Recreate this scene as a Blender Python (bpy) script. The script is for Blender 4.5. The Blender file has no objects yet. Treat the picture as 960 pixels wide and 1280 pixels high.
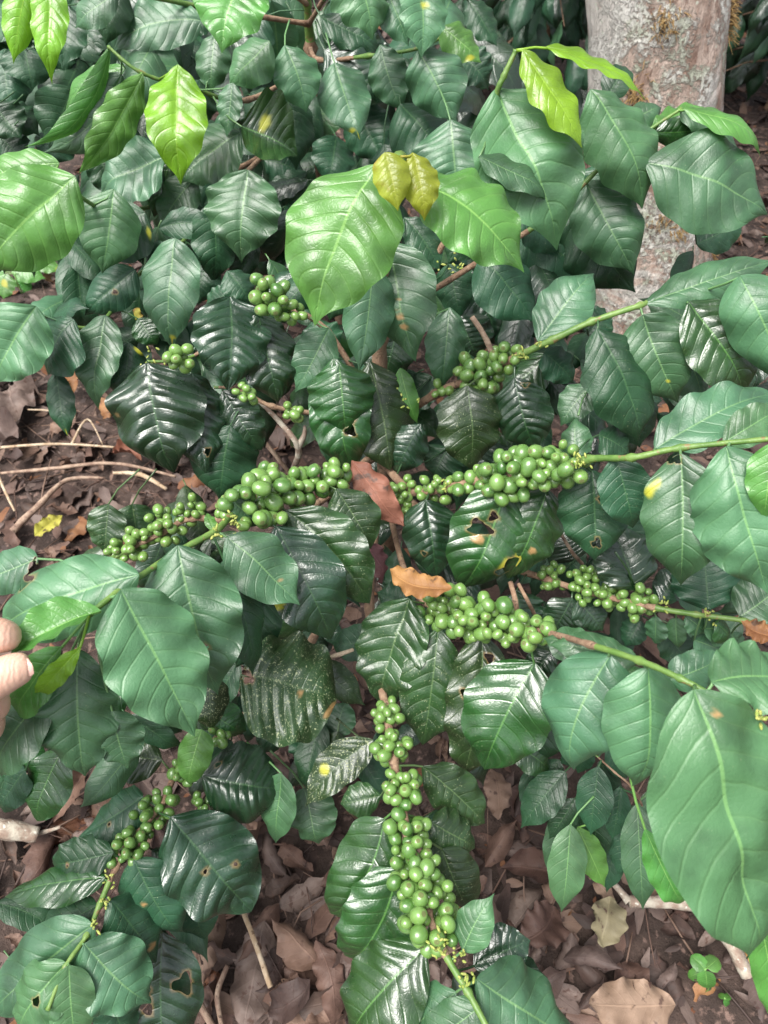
import bpy, math, random
import numpy as np
from mathutils import Vector, Matrix, noise, Quaternion

scn = bpy.context.scene
R = math.radians
# ------------------------------------------------------------------ camera, sky, sun, exposure
CAM_H, PITCH, FPX = 1.15, 50.0, 931.0
cam_d = bpy.data.cameras.new('camera')
cam_d.sensor_fit = 'HORIZONTAL'
cam_d.angle = 2 * math.atan(480 / FPX)
cam_d.sensor_fit = 'HORIZONTAL'
cam_d.dof.use_dof = True; cam_d.dof.focus_distance = .74; cam_d.dof.aperture_fstop = 14
cam_d.clip_start, cam_d.clip_end = 0.02, 1000
cam = bpy.data.objects.new('camera', cam_d)
scn.collection.objects.link(cam)
cam.location = (0, 0, CAM_H)
cam.rotation_euler = (R(90 - PITCH), 0, 0)
scn.camera = cam

SUN_EL, SUN_AZ = 66.0, 235.0            # azimuth clockwise from +y
w = bpy.data.worlds.new('World'); scn.world = w; w.use_nodes = True
nt = w.node_tree
bg = nt.nodes['Background']
sky = nt.nodes.new('ShaderNodeTexSky'); sky.sky_type = 'NISHITA'; sky.sun_disc = False
sky.sun_elevation, sky.sun_rotation = R(SUN_EL), R(SUN_AZ)
sky.dust_density, sky.air_density, sky.ozone_density = 4.0, 1.0, 1.0
hs = nt.nodes.new('ShaderNodeHueSaturation'); hs.inputs['Saturation'].default_value = 0.30
nt.links.new(sky.outputs[0], hs.inputs['Color']); nt.links.new(hs.outputs[0], bg.inputs['Color'])
bg.inputs['Strength'].default_value = 0.06
sd = bpy.data.lights.new('sun', 'SUN'); sd.energy = 1.5; sd.angle = R(38); sd.color = (1, .97, .92)
so = bpy.data.objects.new('sun', sd); scn.collection.objects.link(so)
sv = Vector((math.sin(R(SUN_AZ)) * math.cos(R(SUN_EL)), math.cos(R(SUN_AZ)) * math.cos(R(SUN_EL)), math.sin(R(SUN_EL))))
so.rotation_euler = sv.to_track_quat('Z', 'Y').to_euler(); so.location = sv * 6
scn.view_settings.view_transform = 'Standard'; scn.view_settings.look = 'None'
scn.view_settings.gamma = 1.0
scn.view_settings.exposure = 2.05
scn.render.engine = 'CYCLES'
scn.cycles.max_bounces = 6; scn.cycles.diffuse_bounces = 2; scn.cycles.glossy_bounces = 3
scn.cycles.transmission_bounces = 4

# ------------------------------------------------------------------ helpers
CP = Vector((0, 0, CAM_H))
CX, CU, CF = Vector((1, 0, 0)), Vector((0, math.sin(R(PITCH)), math.cos(R(PITCH)))), Vector((0, math.cos(R(PITCH)), -math.sin(R(PITCH))))
UP = Vector((0, 0, 1))
def P(px, py, d): return CP + d * ((px - 480) / FPX * CX - (py - 640) / FPX * CU + CF)
def gz(x, y):
    return 0.030 * noise.noise((x * 2.1, y * 2.1, 3.3)) + 0.014 * noise.noise((x * 7, y * 7, 9.1)) + 0.05 * max(0, y - 2.2)
def G(px, py):
    dr = P(px, py, 1) - CP
    t = CAM_H / -dr.z
    for _ in range(4):
        p = CP + dr * t; t = (CAM_H - gz(p.x, p.y)) / -dr.z
    p = CP + dr * t
    return Vector((p.x, p.y, gz(p.x, p.y)))

def link(o): scn.collection.objects.link(o); return o
def mesh_from(name, vs, fs, mats, smooth=True, uvs=None, cols=None, mi=None):
    me = bpy.data.meshes.new(name)
    me.from_pydata([tuple(v) for v in vs], [], fs)
    for m in (mats if isinstance(mats, (list, tuple)) else [mats]): me.materials.append(m)
    if smooth: me.polygons.foreach_set('use_smooth', [True] * len(me.polygons))
    if mi is not None: me.polygons.foreach_set('material_index', mi)
    li = np.empty(len(me.loops), dtype=np.int32); me.loops.foreach_get('vertex_index', li)
    if uvs is not None:
        ul = me.uv_layers.new(name='UVMap'); ul.data.foreach_set('uv', np.asarray(uvs, dtype=np.float32)[li].ravel())
    if cols is not None:
        ca = me.color_attributes.new('wear', 'FLOAT_COLOR', 'POINT'); ca.data.foreach_set('color', np.asarray(cols, dtype=np.float32).ravel())
    me.update()
    return me
def obj(name, me, parent=None, mw=None):
    o = bpy.data.objects.new(name, me); link(o)
    if parent is not None:
        o.parent = parent
        if parent.get('_t') is not None: o.matrix_parent_inverse = Matrix.Translation(-Vector(parent['_t']))
    if mw is not None: o.matrix_basis = mw
    return o
def tag(o, label=None, cat=None, group=None, kind=None):
    if label: o['label'] = label
    if cat: o['category'] = cat
    if group: o['group'] = group
    if kind: o['kind'] = kind
    return o
def empty(name, loc):
    o = bpy.data.objects.new(name, None); link(o); o.location = loc; o['_t'] = tuple(loc); o.empty_display_size = .05
    return o
def smooth_line(pts, rad, sub=6):
    out, ro = [], []
    n = len(pts)
    for i in range(n - 1):
        p0, p1, p2, p3 = pts[max(i - 1, 0)], pts[i], pts[i + 1], pts[min(i + 2, n - 1)]
        for k in range(sub):
            t = k / sub
            out.append(0.5 * ((2 * p1) + (p2 - p0) * t + (2 * p0 - 5 * p1 + 4 * p2 - p3) * t * t + (3 * p1 - p0 - 3 * p2 + p3) * t ** 3))
            ro.append(rad[i] * (1 - t) + rad[i + 1] * t)
    out.append(pts[-1]); ro.append(rad[-1])
    return out, ro
def tube(vs, fs, pts, rad, seg=8, rough=0.0, cap=True):
    b0 = len(vs); n = len(pts); prev = None
    for i, p in enumerate(pts):
        t = (pts[min(i + 1, n - 1)] - pts[max(i - 1, 0)])
        t = t.normalized() if t.length > 1e-9 else Vector((0, 0, 1))
        if prev is None: a = t.orthogonal().normalized()
        else:
            a = prev - t * prev.dot(t); a = a.normalized() if a.length > 1e-6 else t.orthogonal().normalized()
        prev = a; b = t.cross(a)
        for k in range(seg):
            th = 2 * math.pi * k / seg
            d = a * math.cos(th) + b * math.sin(th)
            r = rad[i] * (1 + (rough * noise.noise(p * 60 + d * 2) if rough else 0))
            vs.append(p + d * r)
    for i in range(n - 1):
        for k in range(seg):
            fs.append((b0 + i * seg + k, b0 + i * seg + (k + 1) % seg, b0 + (i + 1) * seg + (k + 1) % seg, b0 + (i + 1) * seg + k))
    if cap:
        fs.append(tuple(b0 + k for k in range(seg))[::-1]); fs.append(tuple(b0 + (n - 1) * seg + k for k in range(seg)))

# ------------------------------------------------------------------ materials
def new_mat(name):
    m = bpy.data.materials.new(name); m.use_nodes = True
    t = m.node_tree; p = t.nodes['Principled BSDF']
    return m, t, p
class NT:
    def __init__(s, t): s.t = t
    def n(s, typ, **kw):
        nd = s.t.nodes.new(typ)
        for k, v in kw.items(): setattr(nd, k, v)
        return nd
    def put(s, sock, v):
        if hasattr(v, 'links') or isinstance(v, bpy.types.NodeSocket): s.t.links.new(v, sock)
        else: sock.default_value = v
    def math(s, op, a, b=0.0, c=0.0, clamp=False):
        nd = s.n('ShaderNodeMath', operation=op, use_clamp=clamp)
        for i, v in enumerate((a, b, c)): s.put(nd.inputs[i], v)
        return nd.outputs[0]
    def mix(s, f, a, b, typ='MIX'):
        nd = s.n('ShaderNodeMix', data_type='RGBA', blend_type=typ)
        s.put(nd.inputs[0], f); s.put(nd.inputs[6], a if not isinstance(a, tuple) else (*a, 1)); s.put(nd.inputs[7], b if not isinstance(b, tuple) else (*b, 1))
        return nd.outputs[2]
    def noise(s, vec, scale, detail=3, rough=.55, dist=0):
        nd = s.n('ShaderNodeTexNoise'); nd.inputs['Scale'].default_value = scale; nd.inputs['Detail'].default_value = detail
        nd.inputs['Roughness'].default_value = rough; nd.inputs['Distortion'].default_value = dist
        if vec is not None: s.t.links.new(vec, nd.inputs['Vector'])
        return nd.outputs[0]
    def step(s, x, lo, hi, a=0.0, b=1.0):
        nd = s.n('ShaderNodeMapRange', interpolation_type='SMOOTHSTEP')
        s.put(nd.inputs[0], x); nd.inputs[1].default_value = lo; nd.inputs[2].default_value = hi
        nd.inputs[3].default_value = a; nd.inputs[4].default_value = b
        return nd.outputs[0]

VN, VK = 9.0, 0.17
def leaf_mat(name, base, vein, rough, transl, tcol, speck=0.0, veinamt=.5, lat=.35, var=.25, spec=.5, patch=None, bump=.30):
    m, t, p = new_mat(name); N = NT(t)
    uv = N.n('ShaderNodeUVMap', uv_map='UVMap').outputs[0]
    sx = N.n('ShaderNodeSeparateXYZ'); t.links.new(uv, sx.inputs[0])
    u, v = sx.outputs[0], sx.outputs[1]
    sv_ = N.math('MULTIPLY_ADD', v, 2.0, -1.0)
    av = N.math('ABSOLUTE', sv_)
    tc = N.n('ShaderNodeTexCoord').outputs['Object']
    rnd = N.n('ShaderNodeObjectInfo').outputs['Random']
    wob = N.noise(tc, 60, 2)
    side = N.math('MULTIPLY', N.math('GREATER_THAN', sv_, 0.0), 0.4)
    ph = N.math('MULTIPLY', N.math('SUBTRACT', u, N.math('MULTIPLY', N.math('MULTIPLY_ADD', av, .6, .55), N.math('MULTIPLY', av, VK))), VN)
    ph = N.math('ADD', N.math('ADD', ph, side), N.math('MULTIPLY', N.math('SUBTRACT', wob, .5), .16))
    dl = N.math('PINGPONG', ph, 0.5)
    latm = N.math('MULTIPLY', N.step(dl, 0.0, 0.030, 1, 0), N.step(av, .72, 1.0, 1, 0))
    mid = N.math('MULTIPLY', N.step(N.math('DIVIDE', av, N.math('MULTIPLY_ADD', u, -.55, 1.15)), 0.014, 0.038, 1, 0), N.step(u, .5, 1.0, 1, .5))
    big = N.noise(tc, 22, 3)
    rv = N.math('MULTIPLY_ADD', rnd, var * 2, 1 - var)
    darker = tuple(c * .72 for c in base); lighter = tuple(min(1, c * 1.25) for c in base)
    col = N.mix(N.step(big, .35, .65), darker, lighter)
    # older tissue between the veins is a touch darker than next to them
    col = N.mix(N.math('MULTIPLY', N.step(dl, .0, .3, 1, 0), .05), col, vein)
    nd = N.n('ShaderNodeHueSaturation'); t.links.new(col, nd.inputs['Color']); t.links.new(rv, nd.inputs['Value'])
    t.links.new(N.math('MULTIPLY_ADD', rnd, .03, .485), nd.inputs['Hue']); col = nd.outputs[0]
    if patch: col = N.mix(N.step(N.noise(tc, 30, 4), .56, .66), col, patch)
    col = N.mix(N.math('MULTIPLY', latm, lat), col, vein)
    col = N.mix(N.math('MULTIPLY', mid, veinamt), col, tuple(min(1, c * 1.25) for c in vein))
    rsock = N.math('ADD', rough, N.math('MULTIPLY', N.math('SUBTRACT', N.noise(tc, 45, 3), .5), .22))
    # flecks of lichen and dust, present on every leaf, thick on the old ones
    fl = N.step(N.noise(tc, 620, 2, .5), .70 - speck * .10, .76 - speck * .10)
    fl = N.math('MULTIPLY', fl, N.step(N.noise(tc, 35, 3), .50 - speck * .18, .62 - speck * .1))
    fl2 = N.step(N.noise(tc, 230, 3, .6), .72 - speck * .10, .77 - speck * .10)
    fl = N.math('MAXIMUM', fl, N.math('MULTIPLY', fl2, .3 + .6 * min(1, speck)))
    col = N.mix(N.math('MULTIPLY', fl, .25 + .6 * speck), col, (.42, .46, .26))
    rsock = N.math('ADD', rsock, N.math('MULTIPLY', fl, .35), clamp=True)
    at = N.n('ShaderNodeAttribute', attribute_name='wear')
    sc = N.n('ShaderNodeSeparateColor'); t.links.new(at.outputs['Color'], sc.inputs[0])
    col = N.mix(sc.outputs[0], col, (.40, .40, .03))
    col = N.mix(sc.outputs[1], col, (.36, .22, .09))
    col = N.mix(sc.outputs[2], col, (.07, .035, .014))
    t.links.new(col, p.inputs['Base Color']); t.links.new(rsock, p.inputs['Roughness'])
    p.inputs['Specular IOR Level'].default_value = spec
    vo = N.n('ShaderNodeTexVoronoi', feature='DISTANCE_TO_EDGE'); vo.inputs['Scale'].default_value = 260; t.links.new(tc, vo.inputs['Vector'])
    net = N.step(vo.outputs['Distance'], .0, .16)
    latb = N.math('MULTIPLY', N.step(dl, 0.0, 0.11), -1.0)
    ht = N.math('ADD', N.math('MULTIPLY', latb, -.75), N.math('MULTIPLY', N.noise(tc, 260, 2), .3))
    ht = N.math('ADD', ht, N.math('MULTIPLY', N.noise(tc, 75, 3), 1.0))
    ht = N.math('ADD', ht, N.math('MULTIPLY', net, .12))
    bp = N.n('ShaderNodeBump'); bp.inputs['Strength'].default_value = bump; bp.inputs['Distance'].default_value = .002
    t.links.new(ht, bp.inputs['Height']); t.links.new(bp.outputs[0], p.inputs['Normal'])
    tr = N.n('ShaderNodeBsdfTranslucent')
    t.links.new(N.mix(.65, col, tcol), tr.inputs['Color'])
    mx = N.n('ShaderNodeMixShader'); mx.inputs[0].default_value = transl
    t.links.new(p.outputs[0], mx.inputs[1]); t.links.new(tr.outputs[0], mx.inputs[2])
    t.links.new(mx.outputs[0], t.nodes['Material Output'].inputs['Surface'])
    return m
LM = {
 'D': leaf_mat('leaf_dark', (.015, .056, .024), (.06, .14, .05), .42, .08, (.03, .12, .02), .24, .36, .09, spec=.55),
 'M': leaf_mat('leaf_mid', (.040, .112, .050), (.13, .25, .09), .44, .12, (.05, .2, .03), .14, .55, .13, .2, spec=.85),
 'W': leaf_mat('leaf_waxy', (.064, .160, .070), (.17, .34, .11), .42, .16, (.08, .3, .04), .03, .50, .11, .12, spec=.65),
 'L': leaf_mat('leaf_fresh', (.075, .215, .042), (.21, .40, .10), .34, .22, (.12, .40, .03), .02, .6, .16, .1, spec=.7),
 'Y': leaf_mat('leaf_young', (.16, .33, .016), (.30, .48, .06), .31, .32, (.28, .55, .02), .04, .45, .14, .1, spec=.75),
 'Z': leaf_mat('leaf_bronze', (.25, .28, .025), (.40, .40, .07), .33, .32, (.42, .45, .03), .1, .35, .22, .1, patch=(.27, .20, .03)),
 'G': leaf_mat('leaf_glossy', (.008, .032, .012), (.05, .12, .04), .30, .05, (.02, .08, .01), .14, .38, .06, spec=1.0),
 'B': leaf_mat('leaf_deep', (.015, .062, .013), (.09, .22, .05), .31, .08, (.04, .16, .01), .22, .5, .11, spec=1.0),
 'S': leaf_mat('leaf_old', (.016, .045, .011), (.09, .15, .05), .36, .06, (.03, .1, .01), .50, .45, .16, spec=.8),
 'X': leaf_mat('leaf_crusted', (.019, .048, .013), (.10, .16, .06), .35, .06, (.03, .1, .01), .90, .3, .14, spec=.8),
}
def bark_mat(name, c1, c2, c3=None, scale=40, rough=.8, bump=.5):
    m, t, p = new_mat(name); N = NT(t)
    tc = N.n('ShaderNodeTexCoord').outputs['Object']
    col = N.mix(N.step(N.noise(tc, scale, 5), .38, .64), c1, c2)
    if c3: col = N.mix(N.step(N.noise(tc, scale * 2.2, 4), .60, .68), col, c3)
    t.links.new(col, p.inputs['Base Color']); p.inputs['Roughness'].default_value = rough
    bp = N.n('ShaderNodeBump'); bp.inputs['Strength'].default_value = bump; bp.inputs['Distance'].default_value = .003
    t.links.new(N.noise(tc, scale * 5, 4), bp.inputs['Height']); t.links.new(bp.outputs[0], p.inputs['Normal'])
    return m
MAT_WOOD = bark_mat('branch_wood', (.20, .12, .075), (.30, .20, .13), (.10, .06, .04), 90)
MAT_GREEN = bark_mat('branch_green', (.085, .17, .035), (.14, .23, .055), (.19, .14, .06), 60, .45, .2)
MAT_TWIG = bark_mat('twig', (.20, .125, .09), (.36, .26, .19), (.09, .055, .04), 70)
MAT_PALE = bark_mat('pale_wood', (.34, .24, .15), (.50, .40, .29), (.16, .10, .06), 60)
MAT_LICHENWOOD = bark_mat('lichen_wood', (.24, .17, .13), (.42, .38, .31), (.60, .58, .50), 55)
MAT_BUD = bark_mat('flower_bud', (.22, .30, .05), (.42, .44, .12), (.16, .12, .06), 300, .5)

def dead_mat(name, c1, c2, spot=(.075, .042, .033), rough=.62):
    m, t, p = new_mat(name); N = NT(t)
    tc = N.n('ShaderNodeTexCoord').outputs['Object']
    uv = N.n('ShaderNodeUVMap', uv_map='UVMap').outputs[0]
    sx = N.n('ShaderNodeSeparateXYZ'); t.links.new(uv, sx.inputs[0])
    sv_ = N.math('MULTIPLY_ADD', sx.outputs[1], 2.0, -1.0); av = N.math('ABSOLUTE', sv_)
    ph = N.math('MULTIPLY', N.math('SUBTRACT', sx.outputs[0], N.math('MULTIPLY', av, VK)), VN)
    dl = N.math('PINGPONG', ph, 0.5)
    rib = N.math('MAXIMUM', N.step(av, .02, .06, 1, 0), N.math('MULTIPLY', N.step(dl, 0, .06, 1, 0), .5))
    col = N.mix(N.step(N.noise(tc, 28, 4), .35, .65), c1, c2)
    col = N.mix(N.step(N.noise(tc, 75, 4), .60, .70), col, spot)
    col = N.mix(N.math('MULTIPLY', rib, .25), col, tuple(min(1, c * 1.7) for c in c2))
    rnd = N.n('ShaderNodeObjectInfo').outputs['Random']
    nd = N.n('ShaderNodeHueSaturation'); t.links.new(col, nd.inputs['Color'])
    t.links.new(N.math('MULTIPLY_ADD', rnd, .75, .62), nd.inputs['Value'])
    t.links.new(N.math('MULTIPLY_ADD', rnd, .02, .49), nd.inputs['Hue'])
    at = N.n('ShaderNodeAttribute', attribute_name='wear')
    sc = N.n('ShaderNodeSeparateColor'); t.links.new(at.outputs['Color'], sc.inputs[0])
    col = N.mix(sc.outputs[0], nd.outputs[0], (.34, .31, .05)); col = N.mix(sc.outputs[2], col, (.07, .035, .014))
    t.links.new(col, p.inputs['Base Color']); p.inputs['Roughness'].default_value = rough
    p.inputs['Specular IOR Level'].default_value = .35
    bp = N.n('ShaderNodeBump'); bp.inputs['Strength'].default_value = .45; bp.inputs['Distance'].default_value = .003
    t.links.new(N.math('ADD', N.noise(tc, 110, 4), N.math('MULTIPLY', rib, .5)), bp.inputs['Height']); t.links.new(bp.outputs[0], p.inputs['Normal'])
    return m
DM = [dead_mat('dead_brown', (.092, .053, .039), (.146, .088, .066)),
      dead_mat('dead_dark', (.040, .025, .021), (.072, .046, .038)),
      dead_mat('dead_tan', (.135, .084, .060), (.200, .130, .096)),
      dead_mat('dead_rust', (.15, .062, .030), (.20, .095, .045)),
      dead_mat('dead_grey', (.100, .070, .060), (.150, .108, .092))]
DEAD_RED = dead_mat('dead_red', (.12, .042, .028), (.19, .075, .052))
DEAD_ORANGE = dead_mat('dead_orange', (.13, .052, .020), (.24, .115, .042), spot=(.06, .028, .014))
DEAD_OLIVE = dead_mat('dead_olive', (.16, .14, .085), (.23, .20, .12))
DEAD_PURPLE = dead_mat('dead_purple', (.13, .055, .06), (.19, .09, .09))

# ------------------------------------------------------------------ leaf geometry
PU = [0, .05, .12, .20, .30, .42, .54, .65, .75, .83, .89, .94, 1.0]
PH = [.02, .31, .59, .80, .945, 1.0, .96, .85, .66, .42, .21, .085, .004]
PB = [.02, .28, .56, .78, .94, 1.0, 1.0, .97, .90, .79, .64, .44, .02]
def smooth_tab(x, xs, ys):
    xs, ys = np.array(xs), np.array(ys); h = np.diff(xs); dl = np.diff(ys) / h
    m = np.zeros(len(xs)); m[1:-1] = (dl[:-1] * h[1:] + dl[1:] * h[:-1]) / (h[:-1] + h[1:]); m[0], m[-1] = dl[0] * 1.6, dl[-1]
    i = np.clip(np.searchsorted(xs, x, side='right') - 1, 0, len(h) - 1); t = (x - xs[i]) / h[i]
    return (1 + 2 * t) * (1 - t) ** 2 * ys[i] + t * (1 - t) ** 2 * h[i] * m[i] + t * t * (3 - 2 * t) * ys[i + 1] + t * t * (t - 1) * h[i] * m[i + 1]
def leaf_mesh(name, L, W, cls, seed, arch=.06, cup=.18, fold=.10, pucker=None, wave=.03, curve=0, twist=0, tipc=.1, skew=1.0,
              blunt=0, holes=(), yel=(), brn=(), rag=0, nu=30, nv=16, attach=None, mat=None, crump=.02, petr=.0011):
    rg = random.Random(seed); off = Vector((rg.uniform(-50, 50), rg.uniform(-50, 50), rg.uniform(-50, 50)))
    if pucker is None: pucker = {'G': .036, 'B': .032, 'S': .026, 'X': .03, 'M': .013, 'D': .014, 'W': .017, 'L': .018, 'Y': .016, 'Z': .02}.get(cls, .01)
    us = np.linspace(0, 1, nu + 1); us = us - .03 * np.sin(2 * np.pi * us)
    prof = np.maximum(.003, smooth_tab(us ** skew, PU, PH) * (1 - blunt) + smooth_tab(us ** skew, PU, PB) * blunt)
    tv = np.linspace(-1, 1, nv + 1); tv = np.sign(tv) * np.abs(tv) ** .9
    hw = W / 2
    p1, p2, nw = rg.uniform(0, 6), rg.uniform(0, 6), rg.uniform(2.6, 4.6)
    vs, uvs, cols = [], [], []
    for u, h in zip(us, prof):
        edge = 1 + .035 * math.sin(nw * 2.2 * 6.28 * u / 2 + p1)
        cen_y = curve * L * 4 * u * (1 - u)
        cen_z = arch * L * 4 * u * (1 - u) - tipc * L * max(0, u - .6) ** 2 * 2
        tw = twist * (u - .3)
        for v in tv:
            av = abs(v); sgn = 1 if v > 0 else -1
            hh = h * (edge if sgn > 0 else 2 - edge) * hw
            y = v * hh
            ph = (u - VK * av * (.55 + .6 * av)) * VN + (.4 if v > 0 else 0)
            env = min(1, av * 4) * (1 - max(0, av - .8) * 3.5) * min(1, h * 1.4)
            q = Vector((u * L * 28, y * 28, 0)) + off
            z = -cup * hh * av * av * 1.0 + fold * hh * av + pucker * W * (abs(math.sin(math.pi * ph)) ** .9 - .5) * env * (.75 + 1.1 * noise.noise(Vector((u * 3.1, v * 1.7, 4)) + off))
            z += pucker * W * env * 1.3 * noise.noise(q * .8 + Vector((7, 3, 1)))
            z += wave * W * math.sin(6.28 * nw * u + (p1 if v > 0 else p2)) * av ** 2.5 * min(1, h * 2)
            q = Vector((u * L * 28, y * 28, 0)) + off
            z += crump * W * noise.noise(q) * 1.6
            z -= .010 * W * math.exp(-(v / .07) ** 2)
            yy = y * math.cos(tw) - z * math.sin(tw); zz = y * math.sin(tw) + z * math.cos(tw)
            if rag and av > .9: yy *= 1 - rag * max(0, noise.noise(Vector((u * 9, sgn * 3, 0)) + off)) 
            vs.append((u * L, yy + cen_y, zz + cen_z)); uvs.append((u, v * .5 + .5))
            cy = cb = ce = 0.0
            for (hu, hv, r) in yel:
                d = math.hypot((u - hu) * L, (v - hv) * hh if h > .2 else (v - hv) * hw) / (r * L)
                d += .8 * noise.noise(q * 3.1)
                cy = max(cy, min(1, max(0, (1.15 - d) * 2.2)))
            for (hu, hv, r) in brn:
                d = math.hypot((u - hu) * L, (v - hv) * hh) / (r * L) + .8 * noise.noise(q * 3)
                cb = max(cb, min(1, max(0, (1.1 - d) * 3)))
            cols.append([cy, cb, ce, 1])
    fs = []
    w1 = nv + 1
    holed = set()
    for i in range(nu):
        for j in range(nv):
            q4 = (i * w1 + j, (i + 1) * w1 + j, (i + 1) * w1 + j + 1, i * w1 + j + 1)
            cut = False
            if holes:
                uc = (us[i] + us[i + 1]) / 2; vc = (tv[j] + tv[j + 1]) / 2; hc = max(.15, prof[i]) * hw
                for (hu, hv, ru, rv) in holes:
                    th = math.atan2((vc - hv) * hc, (uc - hu) * L)
                    rr = 1 + .28 * math.sin(3 * th + seed) + .18 * math.sin(5 * th + 2 * seed)
                    if math.hypot((uc - hu) * L / (ru * L), (vc - hv) * hc / (rv * L)) < rr: cut = True
            if cut: holed.update(q4)
            else: fs.append(q4)
    for k in holed: cols[k][1] = max(cols[k][1], .45)
    if holed:                                   # ease the stair-stepped rim of each hole
        used = set(x for f in fs for x in f); rim = holed & used
        nb = {k: [] for k in rim}
        for f in fs:
            for a in range(4):
                x, y = f[a], f[(a + 1) % 4]
                if x in rim and y in rim: nb[x].append(y); nb[y].append(x)
        for _ in range(2):
            new = {}
            for k in rim:
                if len(nb[k]) >= 2:
                    s = [sum(vs[q][c] for q in nb[k]) / len(nb[k]) for c in range(3)]
                    new[k] = tuple(.5 * vs[k][c] + .5 * s[c] for c in range(3))
            for k, val in new.items(): vs[k] = val
    if attach is not None:
        A = Vector(attach); m = Vector((A.x * .45 + .002, A.y * .3, A.z * .35))
        tv_, tf = [], []
        pts = [A, A * .6 + m * .4, m, Vector((L * .012, 0, vs[nv // 2][2] - .0006)), Vector((L * .10, curve * L * .36, vs[3 * w1 + nv // 2][2] - .0012))]
        tube(tv_, tf, pts, [petr * 1.15, petr, petr, petr * .95, petr * .4], 6)
        b = len(vs)
        vs += [tuple(x) for x in tv_]; uvs += [(0.02, .5)] * len(tv_); cols += [[0, 0, 0, 1]] * len(tv_)
        fs += [tuple(b + k for k in f) for f in tf]
    return mesh_from(name, vs, fs, mat or LM[cls], uvs=uvs, cols=cols)

def frame(B, T, roll=0, nh=None, mixup=.45):
    a = (T - B).normalized()
    if nh is None: nh = (CP - (B + T) / 2).normalized() * (1 - mixup) + UP * mixup
    n = nh - a * nh.dot(a); n.normalize()
    if roll: n = Quaternion(a, R(roll)) @ n
    s = n.cross(a)
    return Matrix(((a.x, s.x, n.x, B.x), (a.y, s.y, n.y, B.y), (a.z, s.z, n.z, B.z), (0, 0, 0, 1)))

# ------------------------------------------------------------------ ground
def build_ground():
    def axis(lo, hi, step, far):
        c = list(np.arange(lo, hi + 1e-6, step)); e = []; x = step
        a, b = lo, hi; pre, post = [], []
        while b < far:
            x *= 1.5; b += x; a -= x; pre.append(a); post.append(b)
        return pre[::-1] + c + post
    xs, ys = axis(-1.6, 2.0, .03, 300), axis(-.3, 4.2, .03, 300)
    vs = [(x, y, gz(x, y) if y < 8 else .29) for y in ys for x in xs]
    nx = len(xs)
    fs = [(j * nx + i, j * nx + i + 1, (j + 1) * nx + i + 1, (j + 1) * nx + i) for j in range(len(ys) - 1) for i in range(nx - 1)]
    m, t, p = new_mat('soil'); N = NT(t)
    tc = N.n('ShaderNodeTexCoord').outputs['Object']
    col = N.mix(N.step(N.noise(tc, 14, 6), .35, .65), (.028, .017, .013), (.070, .045, .036))
    col = N.mix(N.step(N.noise(tc, 70, 5), .55, .68), col, (.17, .11, .09))
    t.links.new(col, p.inputs['Base Color']); p.inputs['Roughness'].default_value = .9
    bp = N.n('ShaderNodeBump'); bp.inputs['Strength'].default_value = .9; bp.inputs['Distance'].default_value = .012
    t.links.new(N.noise(tc, 55, 6, .65), bp.inputs['Height']); t.links.new(bp.outputs[0], p.inputs['Normal'])
    return tag(obj('ground', mesh_from('ground', vs, fs, m)), kind='structure')
ground = build_ground()

# ------------------------------------------------------------------ leaf litter
rnd = random.Random(11)
def dead_mesh(i, mat, L=.10, W=.048, nu=12, nv=6, **kw):
    rg = random.Random(900 + i)
    a = dict(arch=rg.uniform(-.02, .12), cup=rg.uniform(-1.1, 1.2), fold=rg.uniform(-.3, .7), wave=.14, twist=rg.uniform(-1.8, 1.8), tipc=rg.uniform(-.6, .6),
             curve=rg.uniform(-.12, .12), crump=.24, pucker=.03, blunt=rg.choice([0, 0, .5, .8]), rag=rg.choice([0, .5, .9]))
    a.update(kw)
    return leaf_mesh('dead_leaf', L, W, 'D', 900 + i, nu=nu, nv=nv, mat=mat, **a)
DP = [dead_mesh(i, DM[[0, 1, 0, 2, 4, 0, 3, 1, 4, 0, 1, 1, 0, 0, 4, 1][i]], W=.03 + .03 * random.Random(i).random()) for i in range(16)]
# windows of bare litter in the photo (px boxes) with how many leaves lie there
WIN = [((0, 440, 250, 700), 62), ((240, 480, 420, 620), 20), ((250, 1030, 460, 1290), 44), ((560, 940, 700, 1290), 34), ((690, 1080, 970, 1290), 42),
       ((0, 960, 210, 1130), 22), ((60, 300, 260, 450), 16), ((420, 650, 560, 930), 18), ((360, 920, 480, 1040), 8), ((880, 230, 960, 330), 8), ((660, 330, 760, 500), 8),
       ((820, 720, 960, 780), 5), ((0, 1080, 60, 1200), 3)]
nd_ = 0
for (x0, y0, x1, y1), n in WIN:
    for k in range(n):
        p = G(rnd.uniform(x0, x1), rnd.uniform(y0, y1))
        q = Matrix.Translation(p + Vector((0, 0, rnd.uniform(.004, .034)))) @ Matrix.Rotation(rnd.uniform(0, 6.28), 4, 'Z') @ Matrix.Rotation(rnd.gauss(0, .42), 4, 'X') @ Matrix.Rotation(rnd.gauss(0, .32), 4, 'Y')
        s = rnd.uniform(.38, .9) * (1.05 if y0 > 900 else 1)
        obj('dead_leaf', DP[rnd.randrange(16)], ground, q @ Matrix.Diagonal((s, s * rnd.uniform(.8, 1.2), s, 1))); nd_ += 1
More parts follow.
